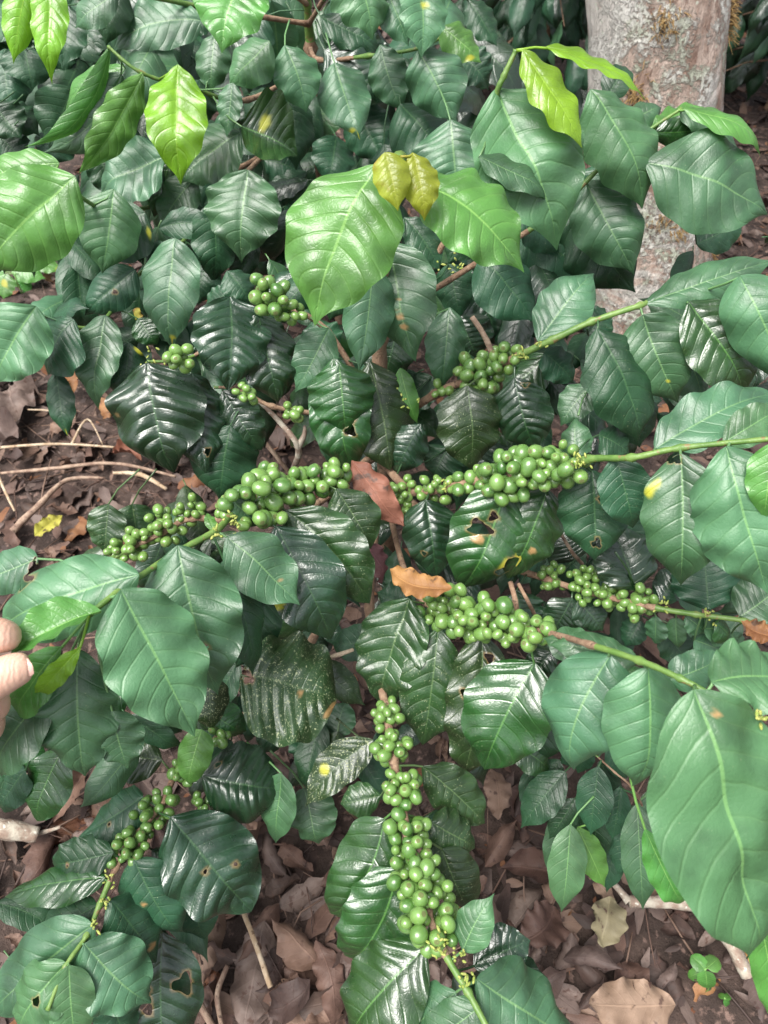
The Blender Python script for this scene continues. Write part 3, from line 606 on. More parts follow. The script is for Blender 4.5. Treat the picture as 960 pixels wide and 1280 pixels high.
# class bx by tx ty width depth options   (@key: the branch the leaves grow on)
LEAVES = """
@u5
Y 35 -22 17 78 40 .90 wv=.05
Y 62 -28 57 96 44 .90 wv=.05
M 148 -10 90 33 40 1.0
D 152 -16 128 52 40 1.06
M 252 26 132 56 58 1.08 k=-.06
D 262 5 215 50 44 1.16
D 85 5 78 85 46 1.14
D 30 20 12 62 36 1.2
D 110 20 112 85 40 1.22
@u1
Y 222 80 221 222 74 .95 wv=.055 a=.04 r=8
L 178 92 102 219 48 .965 wv=.09 r=-25 f=.3
L 137 60 37 190 30 .975 wv=.05 k=.12 r=-40
M 152 92 52 193 52 1.0 k=.10 r=-12
L 157 84 75 132 36 1.01
D 90 110 62 185 60 1.10
D 30 58 40 114 56 1.16
D 5 60 12 140 54 1.18
D -10 128 26 172 50 1.12
D 5 132 50 166 42 1.14
D 0 170 32 202 44 1.16
D 70 165 62 205 44 1.18
D 60 30 85 92 48 1.2
M 205 196 116 240 74 1.02 r=10
D 165 150 120 200 60 1.1
M 300 165 222 226 72 1.03
D 250 100 240 160 50 1.12
D 215 60 262 62 40 1.14
W 338 52 284 107 55 .98
M 268 40 262 114 40 1.03
M 291 104 282 171 30 1.0 r=20
L 302 158 374 188 76 1.0 c=-.5 a=-.02 y=.35:.3:.10 cls=B
@u0
W 356 56 384 138 58 1.0
M 418 78 450 173 58 1.03 y=.97:0:.10
D 355 108 372 208 50 1.08
D 400 20 480 60 40 1.12
G 405 62 490 124 56 1.14
G 412 58 492 66 44 1.16
D 330 20 300 60 50 1.2
G 300 120 318 160 44 1.2
D 440 130 480 200 56 1.2
D 420 170 410 230 50 1.24
D 345 120 300 150 40 1.18
D 330 200 380 215 45 1.15
@u3
L 306 -48 275 63 92 .88 a=.05
@u4
W 442 -42 469 44 76 .95
W 530 -32 530 69 60 .96 y=.38:.1:.05
M 480 -22 511 57 42 .98
D 585 0 622 57 36 1.12
@u7
M 522 62 568 153 66 1.0
L 552 34 604 76 44 1.03 y=.75:-.6:.09
M 475 56 501 138 46 1.06
D 500 72 545 152 46 1.1
D 578 66 614 110 42 1.1
M 563 150 572 245 92 .98 c=.3
D 500 130 560 200 70 1.08
D 480 180 500 240 50 1.1
@u2
L 95 221 -28 342 108 .80 a=.07
L 74 204 -42 232 46 .86
W 142 236 128 342 74 .93
D 182 266 116 322 74 .98 y=.15:.75:.05
M 244 222 196 287 44 1.06
L 216 196 192 272 32 1.06 cls=B
D 120 190 150 250 40 1.12
@u6
M 309 212 297 326 86 .98
D 266 252 270 354 52 1.02
D 219 298 207 438 66 .96 y=.93:.3:.05 cls=M
D 168 336 102 393 48 .98 h=.42:.2:.03:.04
D 207 303 180 331 26 1.0
W 46 382 -12 482 86 .84
D 92 399 50 468 76 .88 h=.5:-.8:.10:.08;.66:-.45:.05:.04
M 132 394 113 511 52 .91
D 161 428 152 503 46 .93 y=.1:.8:.05
D 70 462 81 546 32 .92 y=.97:0:.06
L 172 398 195 430 32 1.0 cls=B
D 262 320 245 380 40 1.05
D 240 260 235 300 40 1.1
@m0
L 470 204 389 405 140 .62 a=.05 c=.22 f=.06
L 519 222 662 333 110 .63 a=.07 c=.25
Z 481 190 497 263 46 .575 f=.3
Z 516 190 531 273 46 .585 f=.3
M 466 326 449 464 58 .76
M 485 302 517 452 88 .78 n=.55:-.05:.02;.62:-.03:.025;.7:0:.03;.48:-.02:.012
D 505 272 552 338 40 .86
D 430 330 410 400 60 .95
M 562 384 552 490 46 .86
D 560 330 575 400 45 .95
G 575 395 598 450 60 .96
G 470 470 500 410 60 .97
G 500 400 480 480 52 .93
D 410 440 386 400 52 .95
D 400 300 420 370 52 1.0
D 540 470 500 520 50 1.0
G 590 340 625 430 56 1.0
@shoot
D 600 322 668 402 72 .86
M 598 196 693 243 36 .70
W 621 110 711 301 134 .72 a=.05 c=.22
Y 654 61 731 181 52 .685 r=-15
Y 682 58 814 113 40 .70 r=-35 f=.35
D 650 272 706 314 42 .88
D 640 200 690 280 66 .92
D 560 230 600 310 60 .98
D 650 290 748 348 72 .92
D 600 260 560 330 50 1.0
@shoot2
W 737 113 814 253 86 .79 a=.05
M 733 226 796 341 76 .85
D 712 258 796 366 84 .90
M 806 203 964 266 108 .80 a=.08 c=.3
L 814 166 896 130 46 .84
L 855 136 962 184 40 .79 r=-20 a=.10
M 850 139 930 196 34 .82 r=-30
L 815 166 892 160 32 .83 cls=B
M 784 152 830 128 36 .86
D 758 122 786 76 34 .9
D 870 305 935 272 40 .98
D 760 200 745 260 50 .95
@rup
M 672 425 743 337 62 .79
D 748 410 808 554 82 .755
M 803 393 853 509 78 .75 y=.7:.0:.02
B 861 377 941 493 80 .745
W 925 345 990 492 86 .70
M 806 379 972 322 50 .755 r=-15
D 680 440 721 479 40 .83
M 852 440 880 502 54 .82
M 900 440 940 503 50 .80
G 643 472 669 568 66 .80 h=.12:.55:.03:.035
S 584 482 592 588 76 .80
L 690 440 602 520 50 .88 cls=B
D 735 420 760 380 40 .86
G 620 470 600 540 50 .9
D 665 455 700 520 50 .92
M 900 420 965 440 50 .84
@rmid
D 770 570 794 666 58 .68
M 851 567 850 739 88 .63 y=.24:-.85:.055 h=.04:-.5:.03:.04
W 908 558 965 748 116 .60 a=.05
L 968 553 956 655 52 .58
M 819 560 982 478 66 .67 r=-12
W 905 553 982 506 48 .64
M 719 574 718 519 36 .76
M 738 482 700 532 40 .82
D 740 588 745 703 78 .735 h=.30:.28:.05:.05;.78:.05:.05:.05
D 748 543 792 568 40 .78
G 796 738 768 652 72 .80
G 532 625 546 723 62 .80 h=.65:-.4:.03:.03
B 634 602 580 744 90 .76 h=.42:-.35:.06:.09;.30:-.1:.04:.04;.66:.85:.1:.06 y=.62:.85:.08 n=.52:-.28:.05
B 684 611 640 729 74 .77 n=.62:.25:.05
G 526 530 492 592 46 .86
L 500 460 522 532 26 .86
D 560 560 540 600 50 .92
G 640 560 600 600 50 .9
D 780 480 805 560 60 .86
M 775 500 830 500 45 .88
D 700 560 740 620 60 .9
D 760 630 800 700 60 .86
@rlow
D 886 763 880 685 74 .80
M 925 771 982 728 62 .78
G 825 752 860 703 36 .82
M 820 770 818 808 26 .80
M 845 772 848 814 22 .79
M 857 770 884 792 26 .79
M 880 786 922 788 38 .78
M 868 800 908 816 36 .80
M 915 792 926 822 24 .8
B 895 778 915 800 30 .77
D 800 775 780 810 30 .86
D 830 790 860 830 40 .88
G 645 738 652 794 56 .84
G 715 748 688 792 44 .83
G 722 752 755 790 40 .83
D 640 690 690 700 60 .95
G 720 700 700 660 60 .92
G 770 700 740 680 60 .94
D 600 700 560 660 70 .98
@rfront
M 762 819 705 973 102 .55 k=-.05
W 812 835 803 1002 102 .53 a=.05
W 869 863 957 1218 200 .455 a=.06 c=.2 n=.08:.25:.012;.10:.05:.01
W 890 851 1000 846 100 .49
M 800 826 688 800 46 .60
M 835 850 912 816 44 .55
M 741 808 678 794 44 .62
L 948 1140 972 1295 44 .52
L 806 1036 862 1147 42 .58
B 668 829 600 972 102 .70 c=.25
G 690 814 655 852 36 .72
S 512 748 468 888 80 .76 h=.9:.2:.04:.03
S 548 786 528 938 74 .75
S 603 790 577 974 76 .74 k=.05 h=.15:.3:.03:.03;.40:-.5:.025:.02 n=.5:.5:.03
B 640 930 692 965 40 .86
D 690 860 660 960 60 .85
G 560 740 600 720 60 .90
D 520 760 470 740 50 .92
@left
W 172 718 -28 792 96 .57 h=.62:-.9:.05:.05
M 48 698 -35 730 52 .62 h=.1:.7:.1:.08
L 126 763 8 820 54 .538 dt=-.020 f=.5 c=-.2 r=25
L 78 808 8 905 58 .55
Y 101 808 40 877 28 .54 r=-30
W 150 737 248 923 120 .55 a=.05
M 97 812 106 978 86 .58
M 60 868 -22 978 78 .58
M 140 888 160 963 56 .60
B 80 935 40 1032 58 .68
D 32 962 -8 1022 38 .68
M 222 682 272 878 106 .60 wv=.10 h=.62:.1:.02:.02
D 280 700 322 852 50 .66
M 283 671 376 756 72 .655 c=.1 n=.68:.1:.02
G 345 658 419 806 88 .69 y=.5:-.9:.06
S 357 638 463 760 78 .715 k=.07
S 420 611 466 687 58 .74
L 268 664 258 640 14 .68
D 300 700 290 790 60 .74
M 290 625 325 660 30 .68
D 330 740 290 840 60 .76
@lowleft
X 300 842 424 868 128 .74 b=1 h=.10:-.1:.05:.06;.02:.1:.04:.05 n=.62:-.1:.03;.95:-.6:.06
X 262 845 266 918 44 .78
S 202 950 128 948 54 .80 h=.85:.2:.05:.05
L 252 912 232 991 42 .76
D 179 996 94 1048 62 .79 h=.5:.2:.02:.02
G 252 970 356 988 88 .80 h=.15:.55:.03:.03
L 352 966 342 1058 45 .82 cls=W
D 386 906 390 972 52 .86
D 354 926 316 914 36 .88
M 420 922 432 874 40 .86
M 380 985 397 1064 56 .88
S 466 925 378 1012 46 .78 k=-.06 y=.55:-.3:.05 cls=X
G 213 1021 316 1144 102 .76 a=.07 h=.45:-.15:.018:.025;.58:.40:.025:.02
G 190 1062 246 1092 38 .78
D 168 1074 229 1177 68 .75 n=.42:-.35:.03
D 142 1065 54 1082 50 .745 h=.62:.1:.025:.025
B 131 1097 4 1120 46 .74
D 122 1132 38 1172 48 .745
W 116 1156 -32 1284 76 .71 cls=M
D 137 1124 206 1206 72 .735 n=.75:.1:.04
M 105 1179 191 1258 82 .70
W 83 1204 8 1304 72 .69 h=.42:.1:.04:.04
W 86 1206 96 1314 58 .685
G 203 1165 206 1325 92 .78 h=.40:.55:.07:.07;.50:-.45:.09:.08
D 240 1098 256 1184 48 .84
D 135 1245 160 1305 52 .76
B 250 880 310 920 40 .84
D 290 925 250 960 40 .9
B 270 880 225 910 40 .84
M 400 950 372 930 30 .92
@down
B 481 1022 402 1158 84 .70 k=.10 cls=B sp=1
B 497 1086 424 1218 90 .68 k=.08
S 528 958 608 1032 54 .73 f=.3
S 540 1028 600 1060 56 .71
S 552 1060 590 1146 56 .70
W 578 1189 616 1119 48 .61 wv=.05
M 531 1184 428 1304 96 .62 a=.08 c=.3 cls=B
M 570 1240 492 1304 56 .60
M 600 1258 512 1314 52 .585
M 597 1224 730 1304 98 .60
G 592 1208 664 1176 60 .64
S 476 995 424 1006 38 .76
B 500 1110 488 1170 30 .72
G 590 1220 640 1290 60 .64
@upleft
G 288 370 285 488 86 .835
G 322 389 350 502 68 .85
D 284 338 314 378 40 .85
D 288 364 254 386 28 .87
G 185 454 208 592 110 .83 a=.05 h=.42:-.85:.015:.02
G 240 466 258 592 68 .845 h=.78:.3:.04:.03
M 411 410 368 492 48 .85
D 372 470 388 410 40 .92
@upleft2
G 278 488 326 564 48 .865
D 288 532 275 630 78 .87
B 418 448 436 592 70 .83 h=.38:.5:.06:.05;.62:.3:.05:.05 y=.3:.2:.04 n=.5:.4:.06
B 424 455 433 543 76 .815
S 462 452 488 588 82 .86
D 320 440 340 500 40 .95
S 135 630 130 695 44 .9
S 165 630 172 680 50 .93
"""
def parse():
    key, out = None, []
    for ln in LEAVES.strip().splitlines():
        if ln[0] == '@': key = ln[1:]; continue
        t = ln.split(); o = dict(x.split('=') for x in t[7:])
        out.append((key, o.get('cls', t[0]), *[float(x) for x in t[1:7]], o))
    return out
def quad(s, n): return [tuple(float(x) for x in q.split(':')) for q in s.split(';')] if s else []
nleaf = 0
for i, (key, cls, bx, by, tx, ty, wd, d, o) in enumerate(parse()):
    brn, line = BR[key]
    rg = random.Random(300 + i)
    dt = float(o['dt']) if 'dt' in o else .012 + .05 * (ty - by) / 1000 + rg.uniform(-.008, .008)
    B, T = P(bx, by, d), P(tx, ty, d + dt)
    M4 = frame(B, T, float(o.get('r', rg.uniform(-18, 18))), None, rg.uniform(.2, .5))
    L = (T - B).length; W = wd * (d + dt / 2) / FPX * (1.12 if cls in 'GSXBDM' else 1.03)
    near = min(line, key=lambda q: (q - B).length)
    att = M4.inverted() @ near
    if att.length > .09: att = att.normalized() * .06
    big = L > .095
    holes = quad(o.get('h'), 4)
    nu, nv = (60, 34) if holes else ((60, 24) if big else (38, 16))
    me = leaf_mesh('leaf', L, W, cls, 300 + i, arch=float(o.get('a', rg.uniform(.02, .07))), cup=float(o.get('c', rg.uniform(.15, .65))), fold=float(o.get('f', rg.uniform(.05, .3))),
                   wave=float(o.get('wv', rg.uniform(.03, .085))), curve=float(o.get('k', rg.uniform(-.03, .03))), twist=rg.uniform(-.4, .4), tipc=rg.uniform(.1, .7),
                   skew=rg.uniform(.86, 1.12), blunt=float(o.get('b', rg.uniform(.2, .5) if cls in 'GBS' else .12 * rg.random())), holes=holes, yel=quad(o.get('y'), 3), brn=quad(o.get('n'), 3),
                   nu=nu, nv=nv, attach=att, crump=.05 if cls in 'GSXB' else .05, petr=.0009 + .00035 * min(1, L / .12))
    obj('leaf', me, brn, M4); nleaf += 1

# shaded inner foliage: leaves of a shared pool, each an object
POOL = {}
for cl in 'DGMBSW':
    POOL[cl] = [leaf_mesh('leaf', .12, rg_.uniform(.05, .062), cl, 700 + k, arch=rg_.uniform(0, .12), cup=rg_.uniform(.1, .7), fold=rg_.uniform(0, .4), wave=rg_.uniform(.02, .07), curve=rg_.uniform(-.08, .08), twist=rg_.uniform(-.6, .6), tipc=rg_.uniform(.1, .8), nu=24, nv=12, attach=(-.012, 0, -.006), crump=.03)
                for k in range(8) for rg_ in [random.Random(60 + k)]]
def fill(root_part, n, box, d0, d1, cls, smin, smax, seed, nx=None):
    rg = random.Random(seed)
    for k in range(n):
        px, py = rg.uniform(box[0], box[2]), rg.uniform(box[1], box[3]); d = rg.uniform(d0, d1)
        B = P(px, py, d)
        a = Vector((rg.gauss(0, .7), -.5 + rg.gauss(0, .5), -.55 + rg.gauss(0, .35))).normalized()
        s = rg.uniform(smin, smax)
        M4 = frame(B, B + a * .1, rg.gauss(0, 22), None, .5) @ Matrix.Diagonal((s, s, s, 1))
        if B.z < gz(B.x, B.y) + .06: continue
        obj('leaf', rg.choice(POOL[rg.choice(cls)]), root_part, M4)
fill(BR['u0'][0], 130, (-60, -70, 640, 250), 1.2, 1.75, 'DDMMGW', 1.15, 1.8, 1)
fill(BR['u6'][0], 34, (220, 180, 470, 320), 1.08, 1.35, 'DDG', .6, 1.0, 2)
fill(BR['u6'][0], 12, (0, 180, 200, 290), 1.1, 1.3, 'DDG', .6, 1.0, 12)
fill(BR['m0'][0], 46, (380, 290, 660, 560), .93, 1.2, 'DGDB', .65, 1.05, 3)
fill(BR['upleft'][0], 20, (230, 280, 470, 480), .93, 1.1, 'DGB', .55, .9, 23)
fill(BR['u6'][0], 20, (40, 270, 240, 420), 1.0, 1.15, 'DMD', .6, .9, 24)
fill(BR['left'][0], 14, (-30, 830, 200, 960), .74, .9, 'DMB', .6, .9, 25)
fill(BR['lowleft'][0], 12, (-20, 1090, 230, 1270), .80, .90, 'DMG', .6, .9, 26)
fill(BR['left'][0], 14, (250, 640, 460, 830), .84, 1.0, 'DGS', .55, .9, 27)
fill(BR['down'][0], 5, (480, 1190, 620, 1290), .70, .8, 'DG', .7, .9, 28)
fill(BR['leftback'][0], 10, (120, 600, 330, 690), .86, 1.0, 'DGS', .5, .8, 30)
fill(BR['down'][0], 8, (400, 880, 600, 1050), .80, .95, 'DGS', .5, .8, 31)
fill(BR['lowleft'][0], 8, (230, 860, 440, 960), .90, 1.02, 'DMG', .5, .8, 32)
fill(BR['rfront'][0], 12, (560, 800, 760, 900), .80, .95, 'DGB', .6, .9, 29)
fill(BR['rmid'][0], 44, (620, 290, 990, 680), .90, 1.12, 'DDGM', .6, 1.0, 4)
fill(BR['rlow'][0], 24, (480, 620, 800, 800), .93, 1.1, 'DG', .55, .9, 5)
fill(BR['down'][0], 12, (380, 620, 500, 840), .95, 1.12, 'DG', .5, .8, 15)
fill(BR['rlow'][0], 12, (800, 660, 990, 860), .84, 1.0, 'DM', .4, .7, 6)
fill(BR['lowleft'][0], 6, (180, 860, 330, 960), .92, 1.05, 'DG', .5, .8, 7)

# ------------------------------------------------------------------ cherries
def cherry_mesh():
    vs, fs, mi = [], [], []
    nr, ns = 9, 14
    for i in range(nr + 1):
        ph = math.pi * i / nr
        for k in range(ns):
            th = 2 * math.pi * k / ns
            r = math.sin(ph); z = -math.cos(ph)
            if z > .9: z = .9 + (z - .9) * -.3
            vs.append((r * math.cos(th) * .5, r * math.sin(th) * .48, z * .545))
    for i in range(nr):
        for k in range(ns):
            fs.append((i * ns + k, i * ns + (k + 1) % ns, (i + 1) * ns + (k + 1) % ns, (i + 1) * ns + k)); mi.append(1 if i == nr - 1 else 0)
    m, t, p = new_mat('cherry_skin'); N = NT(t)
    rn = N.n('ShaderNodeObjectInfo').outputs['Random']
    tc = N.n('ShaderNodeTexCoord').outputs['Object']; geo = N.n('ShaderNodeNewGeometry').outputs['Position']
    col = N.mix(rn, (.042, .118, .021), (.150, .272, .062))
    col = N.mix(N.math('MULTIPLY', N.step(N.noise(geo, 75, 3), .40, .68), .4), col, (.18, .31, .10))
    sx = N.n('ShaderNodeSeparateXYZ'); t.links.new(tc, sx.inputs[0])
    col = N.mix(N.step(sx.outputs[2], .30, .55), col, (.14, .25, .06))
    col = N.mix(N.math('MULTIPLY', N.step(N.noise(geo, 420, 2), .66, .72), .35), col, (.22, .20, .09))
    t.links.new(col, p.inputs['Base Color']); p.inputs['Roughness'].default_value = .28; p.inputs['Specular IOR Level'].default_value = .8
    p.inputs['Subsurface Weight'].default_value = .12; p.inputs['Subsurface Radius'].default_value = (.3, .6, .1); p.inputs['Subsurface Scale'].default_value = .004
    bp = N.n('ShaderNodeBump'); bp.inputs['Strength'].default_value = .12; bp.inputs['Distance'].default_value = .001
    t.links.new(N.noise(geo, 350, 2), bp.inputs['Height']); t.links.new(bp.outputs[0], p.inputs['Normal'])
    sc = bark_mat('cherry_scar', (.13, .19, .05), (.16, .15, .06), None, 400)
    return mesh_from('cherry', vs, fs, [m, sc], mi=mi)
CH = cherry_mesh()
# key, (x0,y0,d0)-(x1,y1,d1) axis in the photo, radius px, count, cherry px
CL = [('left', (308, 628, .68), (345, 616, .735), 36, 40, 19.5), ('left', (362, 612, .735), (425, 594, .77), 24, 36, 16.5), ('left', (345, 647, .69), (354, 652, .69), 7, 2, 19), ('left', (325, 590, .78), (340, 592, .78), 12, 5, 14),
      ('leftback', (160, 684, .80), (172, 680, .80), 23, 20, 12.5), ('leftback', (198, 662, .80), (212, 655, .80), 26, 24, 12.5), ('leftback', (236, 645, .80), (240, 632, .80), 18, 12, 12), ('leftback', (278, 636, .78), (282, 632, .78), 13, 6, 12), ('leftback', (140, 690, .8), (142, 692, .8), 10, 4, 11),
      ('rmid', (632, 596, .75), (672, 588, .735), 35, 40, 18.5), ('rmid', (684, 584, .73), (708, 580, .715), 30, 26, 17), ('rmid', (572, 606, .79), (606, 598, .77), 19, 14, 15), ('rmid', (538, 612, .81), (556, 610, .80), 23, 18, 12.5), ('rmid', (500, 610, .84), (508, 610, .83), 18, 13, 11), ('rmid', (500, 632, .84), (503, 640, .84), 12, 7, 10),
      ('rup', (596, 464, .845), (602, 476, .84), 27, 24, 16), ('rup', (628, 450, .82), (640, 448, .81), 19, 13, 14.5), ('rup', (550, 488, .87), (556, 486, .87), 14, 5, 13),
      ('upleft', (336, 362, .80), (342, 374, .80), 24, 18, 16.5), ('upleft', (358, 386, .81), (366, 394, .81), 18, 12, 13.5), ('upleft', (222, 446, .80), (228, 448, .80), 17, 11, 15),
      ('upleft2', (304, 490, .80), (310, 496, .80), 13, 8, 11), ('upleft2', (360, 514, .86), (366, 518, .86), 16, 10, 12),
      ('rfront', (546, 757, .77), (582, 766, .74), 31, 32, 16.5), ('rfront', (590, 774, .735), (630, 782, .70), 34, 40, 17.5), ('rfront', (642, 788, .69), (680, 790, .66), 24, 24, 17),
      ('down', (482, 888, .765), (486, 898, .755), 20, 15, 14), ('down', (490, 933, .735), (493, 939, .725), 27, 22, 14.5), ('down', (502, 981, .71), (505, 991, .695), 26, 22, 15), ('down', (506, 1040, .68), (516, 1048, .67), 30, 21, 17),
      ('down', (518, 1090, .66), (526, 1102, .645), 36, 30, 19), ('down', (534, 1132, .64), (540, 1146, .63), 42, 36, 20),
      ('lowleft', (200, 1006, .79), (186, 1020, .78), 25, 22, 13), ('lowleft', (168, 1050, .765), (156, 1064, .755), 24, 22, 13), ('lowleft', (220, 962, .80), (228, 970, .80), 14, 7, 12), ('lowleft', (250, 1000, .81), (254, 1004, .81), 12, 6, 11), ('lowleft', (268, 922, .80), (274, 926, .80), 15, 9, 11.5),
      ('rlow', (688, 718, .85), (692, 726, .85), 18, 18, 10.5), ('rlow', (728, 724, .83), (734, 738, .825), 22, 24, 11), ('rlow', (760, 742, .82), (768, 748, .815), 21, 19, 12), ('rlow', (796, 748, .80), (800, 758, .80), 22, 20, 12.5)]
rc = random.Random(77)
allc = []
for key, a, b, rad, n, dia in CL:
    A, Bp = P(*a), P(*b); dm = (a[2] + b[2]) / 2
    Rm, Dm = rad * dm / FPX, dia * .95 * dm / FPX
    pos = []; tries = 0
    while len(pos) < n and tries < n * 400:
        tries += 1
        t = rc.random(); ce = A.lerp(Bp, t)
        v = Vector((rc.gauss(0, 1), rc.gauss(0, 1), rc.gauss(0, 1))).normalized()
        q = ce + v * max(Dm * .42, Rm - Dm * .22) * rc.random() ** .4
        if all((q - x[0]).length > Dm * (.90 - .1 * tries / (n * 400)) for x in pos): pos.append((q, v))
    for q, v in pos:
        s = Dm * rc.choice([rc.uniform(.98, 1.25), rc.uniform(.70, 1.0), rc.uniform(.95, 1.18)])
        out = (v + Vector((rc.gauss(0, .8), rc.gauss(0, .8), rc.gauss(0, .8)))).normalized()
        rot = out.to_track_quat('Z', 'Y').to_matrix().to_4x4()
        allc.append((s / (q - CP).dot(CF), key, Matrix.Translation(q) @ rot @ Matrix.Diagonal((s * rc.uniform(.88, 1.04), s * rc.uniform(.9, 1.03), s * rc.uniform(.98, 1.14), 1))))
allc.sort(key=lambda x: -x[0])
for s, key, M4 in allc[:298]: obj('cherry', CH, BR[key][0], M4)
bv, bf, bm_ = [], [], []
cv = [v.co.copy() for v in CH.vertices]; cf = [(tuple(p.vertices), p.material_index) for p in CH.polygons]
for s, key, M4 in allc[298:]:
    b = len(bv); bv += [M4 @ v for v in cv]
    for f, mi in cf: bf.append(tuple(b + k for k in f)); bm_.append(mi)
tag(obj('cherries', mesh_from('cherries', bv, bf, list(CH.materials), mi=bm_), bush), kind='stuff')
print('cherries', len(allc), 'leaves', nleaf, 'dead', nd_)

# yellow bud remnants at the nodes
def buds(key, px, py, d, n, sp, seed):
    rg = random.Random(seed); vs, fs = [], []
    for k in range(n):
        c0 = P(px + rg.gauss(0, sp), py + rg.gauss(0, sp), d - .004 + rg.gauss(0, .004))
        dr = Vector((rg.gauss(0, 1), rg.gauss(0, 1), rg.gauss(0, .6) + .4)).normalized(); L = rg.uniform(.0025, .0065)
        tube(vs, fs, [c0, c0 + dr * L * .4, c0 + dr * L * .8, c0 + dr * L], [.0007, .0012, .0010, .0004], 6)
    tag(obj('flower_buds', mesh_from('flower_buds', vs, fs, MAT_BUD), BR[key][0]), kind='stuff')
for i, a in enumerate([('rmid', 727, 576, .70, 16, 6), ('left', 272, 665, .64, 9, 4), ('left', 292, 652, .66, 12, 6), ('rup', 650, 443, .795, 12, 5), ('rup', 675, 430, .78, 5, 3), ('down', 552, 1182, .61, 22, 9), ('down', 575, 1196, .6, 8, 5), ('down', 582, 1226, .59, 10, 6),
                       ('lowleft', 138, 1098, .745, 9, 4), ('lowleft', 130, 1125, .73, 9, 4), ('lowleft', 118, 1155, .715, 8, 3), ('rlow', 828, 756, .78, 9, 4), ('rlow', 885, 768, .76, 9, 5), ('rfront', 952, 902, .47, 8, 4), ('m0', 565, 335, .85, 14, 8), ('upleft', 190, 450, .86, 14, 10), ('rmid', 555, 605, .79, 8, 5), ('m0', 510, 500, .84, 8, 10)]):
    buds(a[0], a[1], a[2], a[3], a[4], a[5], 40 + i)

# ------------------------------------------------------------------ small plants
def plantlet(name, label, cat, stem_pts, leaves, r=.0016, wood=.0, base=None):
    root = empty(name, base or stem_pts[0]); tag(root, label, cat)
    o, line = branch(root, None, r, r * .6, wood, 'stem', pts=stem_pts)
    for i, (cls, bx, by, tx, ty, wd, d, *kw) in enumerate(leaves):
        B, T = P(bx, by, d), P(tx, ty, d + .012); M4 = frame(B, T, random.Random(i).uniform(-12, 12), None, .4)
        near = min(line, key=lambda q: (q - B).length); att = M4.inverted() @ near
        if att.length > .06: att = att.normalized() * .04
        k = kw[0] if kw else {}
        obj('leaf', leaf_mesh('leaf', (T - B).length, wd * d / FPX * 1.0, cls, 1500 + i + int(bx), nu=24, nv=14, attach=att, **k), root, M4)
    return root
gs = G(800, 1090)
plantlet('coffee_seedling', 'small leaved coffee seedling hanging under the big pale leaf at right', 'seedling',
  [gs, P(805, 1070, .98), P(806, 1020, .86), P(790, 985, .82), P(768, 965, .82), P(738, 938, .83)],
  wood=.9, leaves=[('D', 706, 964, 650, 1036, 48, .85), ('D', 719, 998, 686, 1050, 34, .86), ('D', 748, 958, 738, 1046, 46, .82), ('D', 776, 983, 765, 1052, 32, .84), ('W', 713, 1030, 702, 1143, 48, .82, dict(wave=.04)),
   ('L', 722, 1034, 757, 1111, 36, .84, dict(wave=.05)), ('M', 796, 1004, 804, 1141, 46, .80), ('D', 735, 930, 722, 968, 28, .86), ('D', 760, 930, 785, 975, 34, .87), ('M', 690, 985, 700, 1010, 26, .9), ('D', 728, 935, 700, 955, 24, .86), ('D', 790, 1020, 772, 1095, 40, .87), ('M', 730, 1000, 728, 1075, 38, .88), ('D', 815, 1050, 790, 1120, 40, .89), ('D', 680, 975, 664, 1015, 34, .9), ('D', 742, 1000, 748, 1088, 38, .87), ('M', 705, 1010, 688, 1100, 36, .89), ('D', 660, 960, 672, 1030, 34, .92), ('M', 808, 990, 820, 1080, 40, .84), ('D', 772, 1030, 758, 1118, 36, .90), ('D', 700, 950, 676, 990, 34, .88), ('D', 750, 950, 770, 1010, 34, .88)])
gs = G(880, 1240)
rd = dict(blunt=1, wave=.0, skew=.8, pucker=.005)
def gl(px, py, h): v = G(px, py); return ((v + UP * h) - CP).dot(CF)
dz = gl(882, 1235, .04)
plantlet('weed_seedling', 'tiny round leaved seedling growing in the litter at lower right', 'seedling', [gs, gs + Vector((0, .002, .02)), P(881, 1212, dz)],
  [('L', 882, 1212, 864, 1194, 20, dz, rd), ('L', 884, 1210, 898, 1198, 20, dz, rd), ('L', 882, 1213, 884, 1236, 22, dz, rd), ('L', 878, 1214, 860, 1222, 14, dz + .01, rd), ('M', 882, 1228, 878, 1246, 16, dz + .02, rd)], .001)
gs = G(905, 1250)
dz2 = gl(905, 1250, .02)
plantlet('weed_seedling', 'smallest green sprout low in the litter near the bottom right corner', 'seedling', [gs, P(906, 1248, dz2)], [('L', 906, 1248, 898, 1242, 8, dz2, rd), ('L', 906, 1248, 914, 1244, 8, dz2, rd), ('L', 906, 1249, 910, 1258, 8, dz2, rd)], .0008)
gs = G(30, 372); dz = gl(30, 350, .10)
plantlet('broadleaf_weed', 'low bright green weed growing from the litter at the left edge', 'weed', [gs, gs + Vector((0, 0, .06)), P(22, 342, dz)],
  [('L', 14, 336, 57, 348, 26, dz), ('L', 40, 326, 77, 338, 24, dz + .03, dict(yel=((.9, .3, .12),))), ('L', 8, 342, 4, 374, 30, dz, dict(yel=((.4, 0, .15),))), ('L', 24, 340, 36, 374, 18, dz + .02), ('L', 5, 340, -18, 352, 26, dz)])
gs = G(110, 400); dz = gl(105, 370, .12)
plantlet('broadleaf_weed', 'yellowish green weed half hidden behind the left hanging leaves', 'weed', [gs, gs + Vector((0, 0, .08)), P(98, 345, dz)],
  [('L', 90, 322, 108, 352, 30, dz + .02), ('L', 72, 388, 102, 393, 22, dz), ('L', 115, 382, 166, 374, 18, dz), ('L', 95, 330, 82, 318, 16, dz)])

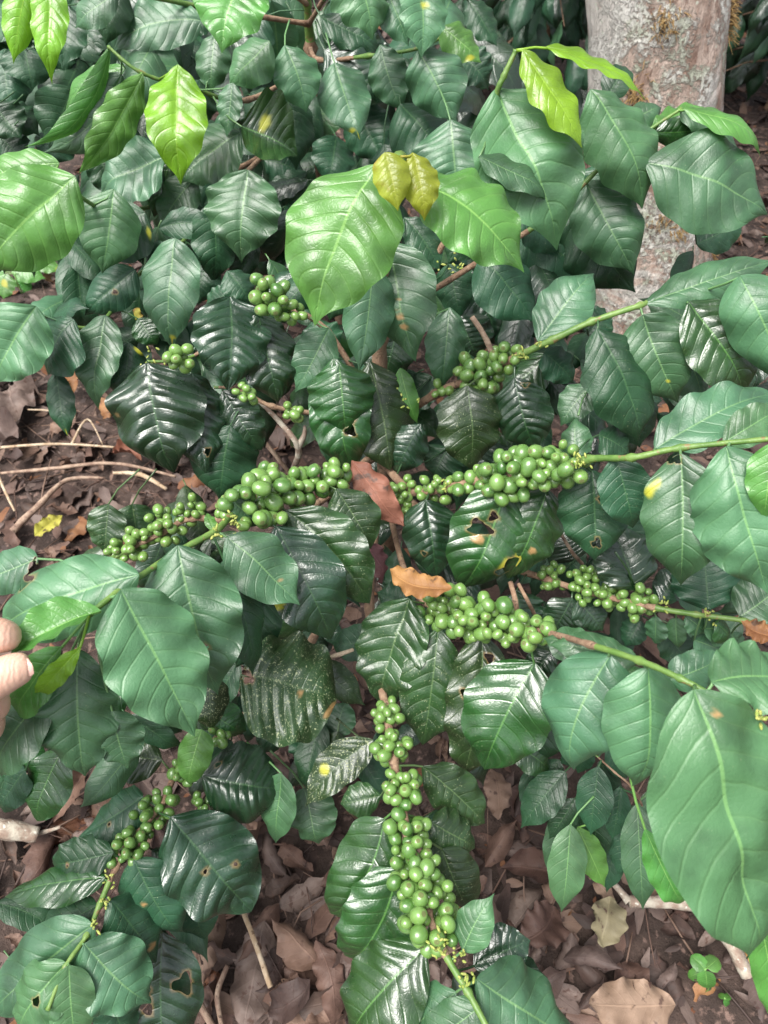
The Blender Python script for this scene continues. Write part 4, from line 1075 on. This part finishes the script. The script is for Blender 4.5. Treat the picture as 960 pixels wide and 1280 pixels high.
# ------------------------------------------------------------------ coffee bushes in the background
def back_bush(label, base, cx, hgt, n, seed, spread, groupname=None):
    root = empty('coffee_bush', base); tag(root, label, 'coffee bush')
    rg = random.Random(seed)
    st, line = branch(root, None, .016, .005, .9, 'stem', pts=[base - UP * .05, base + UP * hgt * .35 + Vector((.02, 0, 0)), base + UP * hgt * .7, base + UP * hgt])
    for k in range(n):
        h = rg.uniform(.13, 1.0) * hgt; a = rg.uniform(0, 6.28); r = spread * rg.random() ** .6
        B = base + Vector((math.cos(a) * r, math.sin(a) * r, h))
        ax = Vector((math.cos(a) * .5 + rg.gauss(0, .25), math.sin(a) * .5 + rg.gauss(0, .25) - .2, -.9)).normalized(); s = rg.uniform(.9, 1.5)
        obj('leaf', rg.choice(POOL[rg.choice('DDDGM')]), st, frame(B, B + ax * .1, rg.gauss(0, 30), None, .4) @ Matrix.Diagonal((s, s, s, 1)))
    vs, fs = [], []
    for k in range(26):
        h = rg.uniform(.15, .98) * hgt; a = rg.uniform(0, 6.28); s0 = base + UP * h; e = s0 + Vector((math.cos(a), math.sin(a), -.15)) * spread * .95
        tube(vs, fs, [s0, s0.lerp(e, .5) + UP * .02, e], [.004, .003, .0015], 5)
    obj('twigs', mesh_from('twigs', vs, fs, MAT_WOOD), root)['kind'] = 'stuff'
gb = G(672, 140)
back_bush('dark coffee bush in the shade left of the pale tree trunk', gb + Vector((0, .12, 0)), 0, 1.1, 295, 1, .36)
gb = G(935, 160)
back_bush('dark coffee bush in the shade right of the pale tree trunk', gb + Vector((.10, .12, 0)), 0, 1.15, 295, 2, .30)
gb = G(480, 20)
back_bush('dark coffee bush far behind the top middle shoots', gb + Vector((0, .6, 0)), 0, 2.0, 280, 3, .55)
gb = G(190, 20)
back_bush('dark coffee bush far behind the upper left shoots', gb + Vector((0, .4, 0)), 0, 2.0, 280, 4, .55)
gb = G(-60, 60)
back_bush('dark coffee bush at the upper left corner behind the young shoots', gb + Vector((-.1, .3, 0)), 0, 1.9, 280, 5, .5)

# ------------------------------------------------------------------ hand
def hand():
    D = .515
    def q(px, py, dz=0): return P(px, py, D + dz)
    k = D / FPX
    nodes, edges, rad = [], [], []
    def add(p, r, par=None):
        nodes.append(p); rad.append(r * k)
        if par is not None: edges.append((par, len(nodes) - 1))
        return len(nodes) - 1
    palm = add(q(-92, 905, .02), 46)
    wrist = add(q(-165, 965, .03), 42, palm)
    f1 = add(q(-280, 1070, .03), 52, wrist); f2 = add(q(-460, 1235, -.02), 66, f1); f3 = add(q(-630, 1405, -.08), 70, f2)
    k1 = add(q(-75, 845, .0), 34, palm)
    a = add(q(-42, 808, -.012), 28, k1); a = add(q(-8, 793, -.010), 26, a); a = add(q(8, 795, -.004), 23, a); add(q(17, 803, .004), 17, a)
    t = add(q(-58, 888, -.022), 32, palm); t = add(q(-20, 858, -.024), 27, t); t = add(q(11, 840, -.016), 24.5, t); t = add(q(29, 834, -.011), 21.5, t); add(q(40, 831, -.008), 15, t)
    for (dx, dy, dz, s) in ((0, 0, .006, 1.0), (-8, 22, .028, .95), (-22, 44, .046, .82)):
        m = add(q(-68 + dx, 866 + dy, .012 + dz), 26 * s, palm); m = add(q(-30 + dx, 864 + dy, dz), 24 * s, m); m = add(q(0 + dx, 876 + dy, dz + .002), 21.5 * s, m); add(q(-5 + dx, 898 + dy, dz + .012), 17 * s, m)
    me = bpy.data.meshes.new('person'); me.from_pydata([tuple(n) for n in nodes], edges, [])
    o = obj('person', me)
    sk = o.modifiers.new('skin', 'SKIN'); sk.use_smooth_shade = True
    for i, v in enumerate(me.skin_vertices[0].data): v.radius = (rad[i], rad[i]); v.use_root = (i == 0)
    sb = o.modifiers.new('subdivision', 'SUBSURF'); sb.levels = 2; sb.render_levels = 2
    m, t, p = new_mat('skin'); N = NT(t)
    tc = N.n('ShaderNodeTexCoord').outputs['Object']
    col = N.mix(N.step(N.noise(tc, 30, 4), .35, .65), (.56, .335, .245), (.66, .42, .32))
    t.links.new(col, p.inputs['Base Color']); p.inputs['Roughness'].default_value = .5
    p.inputs['Subsurface Weight'].default_value = .15; p.inputs['Subsurface Radius'].default_value = (1, .35, .2); p.inputs['Subsurface Scale'].default_value = .006
    bp = N.n('ShaderNodeBump'); bp.inputs['Strength'].default_value = .35; bp.inputs['Distance'].default_value = .0012
    wv = N.n('ShaderNodeTexWave'); wv.inputs['Scale'].default_value = 110; wv.inputs['Distortion'].default_value = 6; wv.inputs['Detail'].default_value = 3; t.links.new(tc, wv.inputs['Vector'])
    t.links.new(N.math('ADD', N.noise(tc, 330, 4), N.math('MULTIPLY', wv.outputs['Fac'], .35)), bp.inputs['Height']); t.links.new(bp.outputs[0], p.inputs['Normal'])
    o.data.materials.append(m)
    dg = bpy.context.evaluated_depsgraph_get(); ev = bpy.data.meshes.new_from_object(o.evaluated_get(dg))
    o.modifiers.clear(); o.data = ev; ev.polygons.foreach_set('use_smooth', [True] * len(ev.polygons))
    tag(o, 'bare hand at the left edge pinching a bright young leaf between finger and thumb', 'person')
    # thumb nail: a curved plate on the thumb's upper side
    nm, t2, p2 = new_mat('nail'); p2.inputs['Base Color'].default_value = (.60, .37, .31, 1); p2.inputs['Roughness'].default_value = .3
    vs, fs = [], []
    ctr = q(35, 834, -.010); ax_ = (q(48, 829, -.010) - q(24, 839, -.010)).normalized(); toc = (CP - ctr).normalized()
    n_ = (toc - ax_ * toc.dot(ax_)).normalized(); sd = n_.cross(ax_)
    for i in range(9):
        u = -1 + 2 * i / 8
        for j in range(9):
            v = -1 + 2 * j / 8; hw_ = .0058 * math.sqrt(max(0, 1 - abs(u) ** 3.5)) + .0012
            rr = .0096 - .0012 * (u + 1) / 2; ang = v * hw_ / rr
            vs.append(ctr + ax_ * u * .0068 + sd * math.sin(ang) * rr + n_ * (math.cos(ang) * rr - .0002 + .0012 * (1 - u * u) - .0012))
    for i in range(8):
        for j in range(8): fs.append((i * 9 + j, i * 9 + j + 1, (i + 1) * 9 + j + 1, (i + 1) * 9 + j))
    obj('thumb_nail', mesh_from('thumb_nail', vs, fs, nm), o)
hand()
for o in scn.objects:
    if '_t' in o: del o['_t']
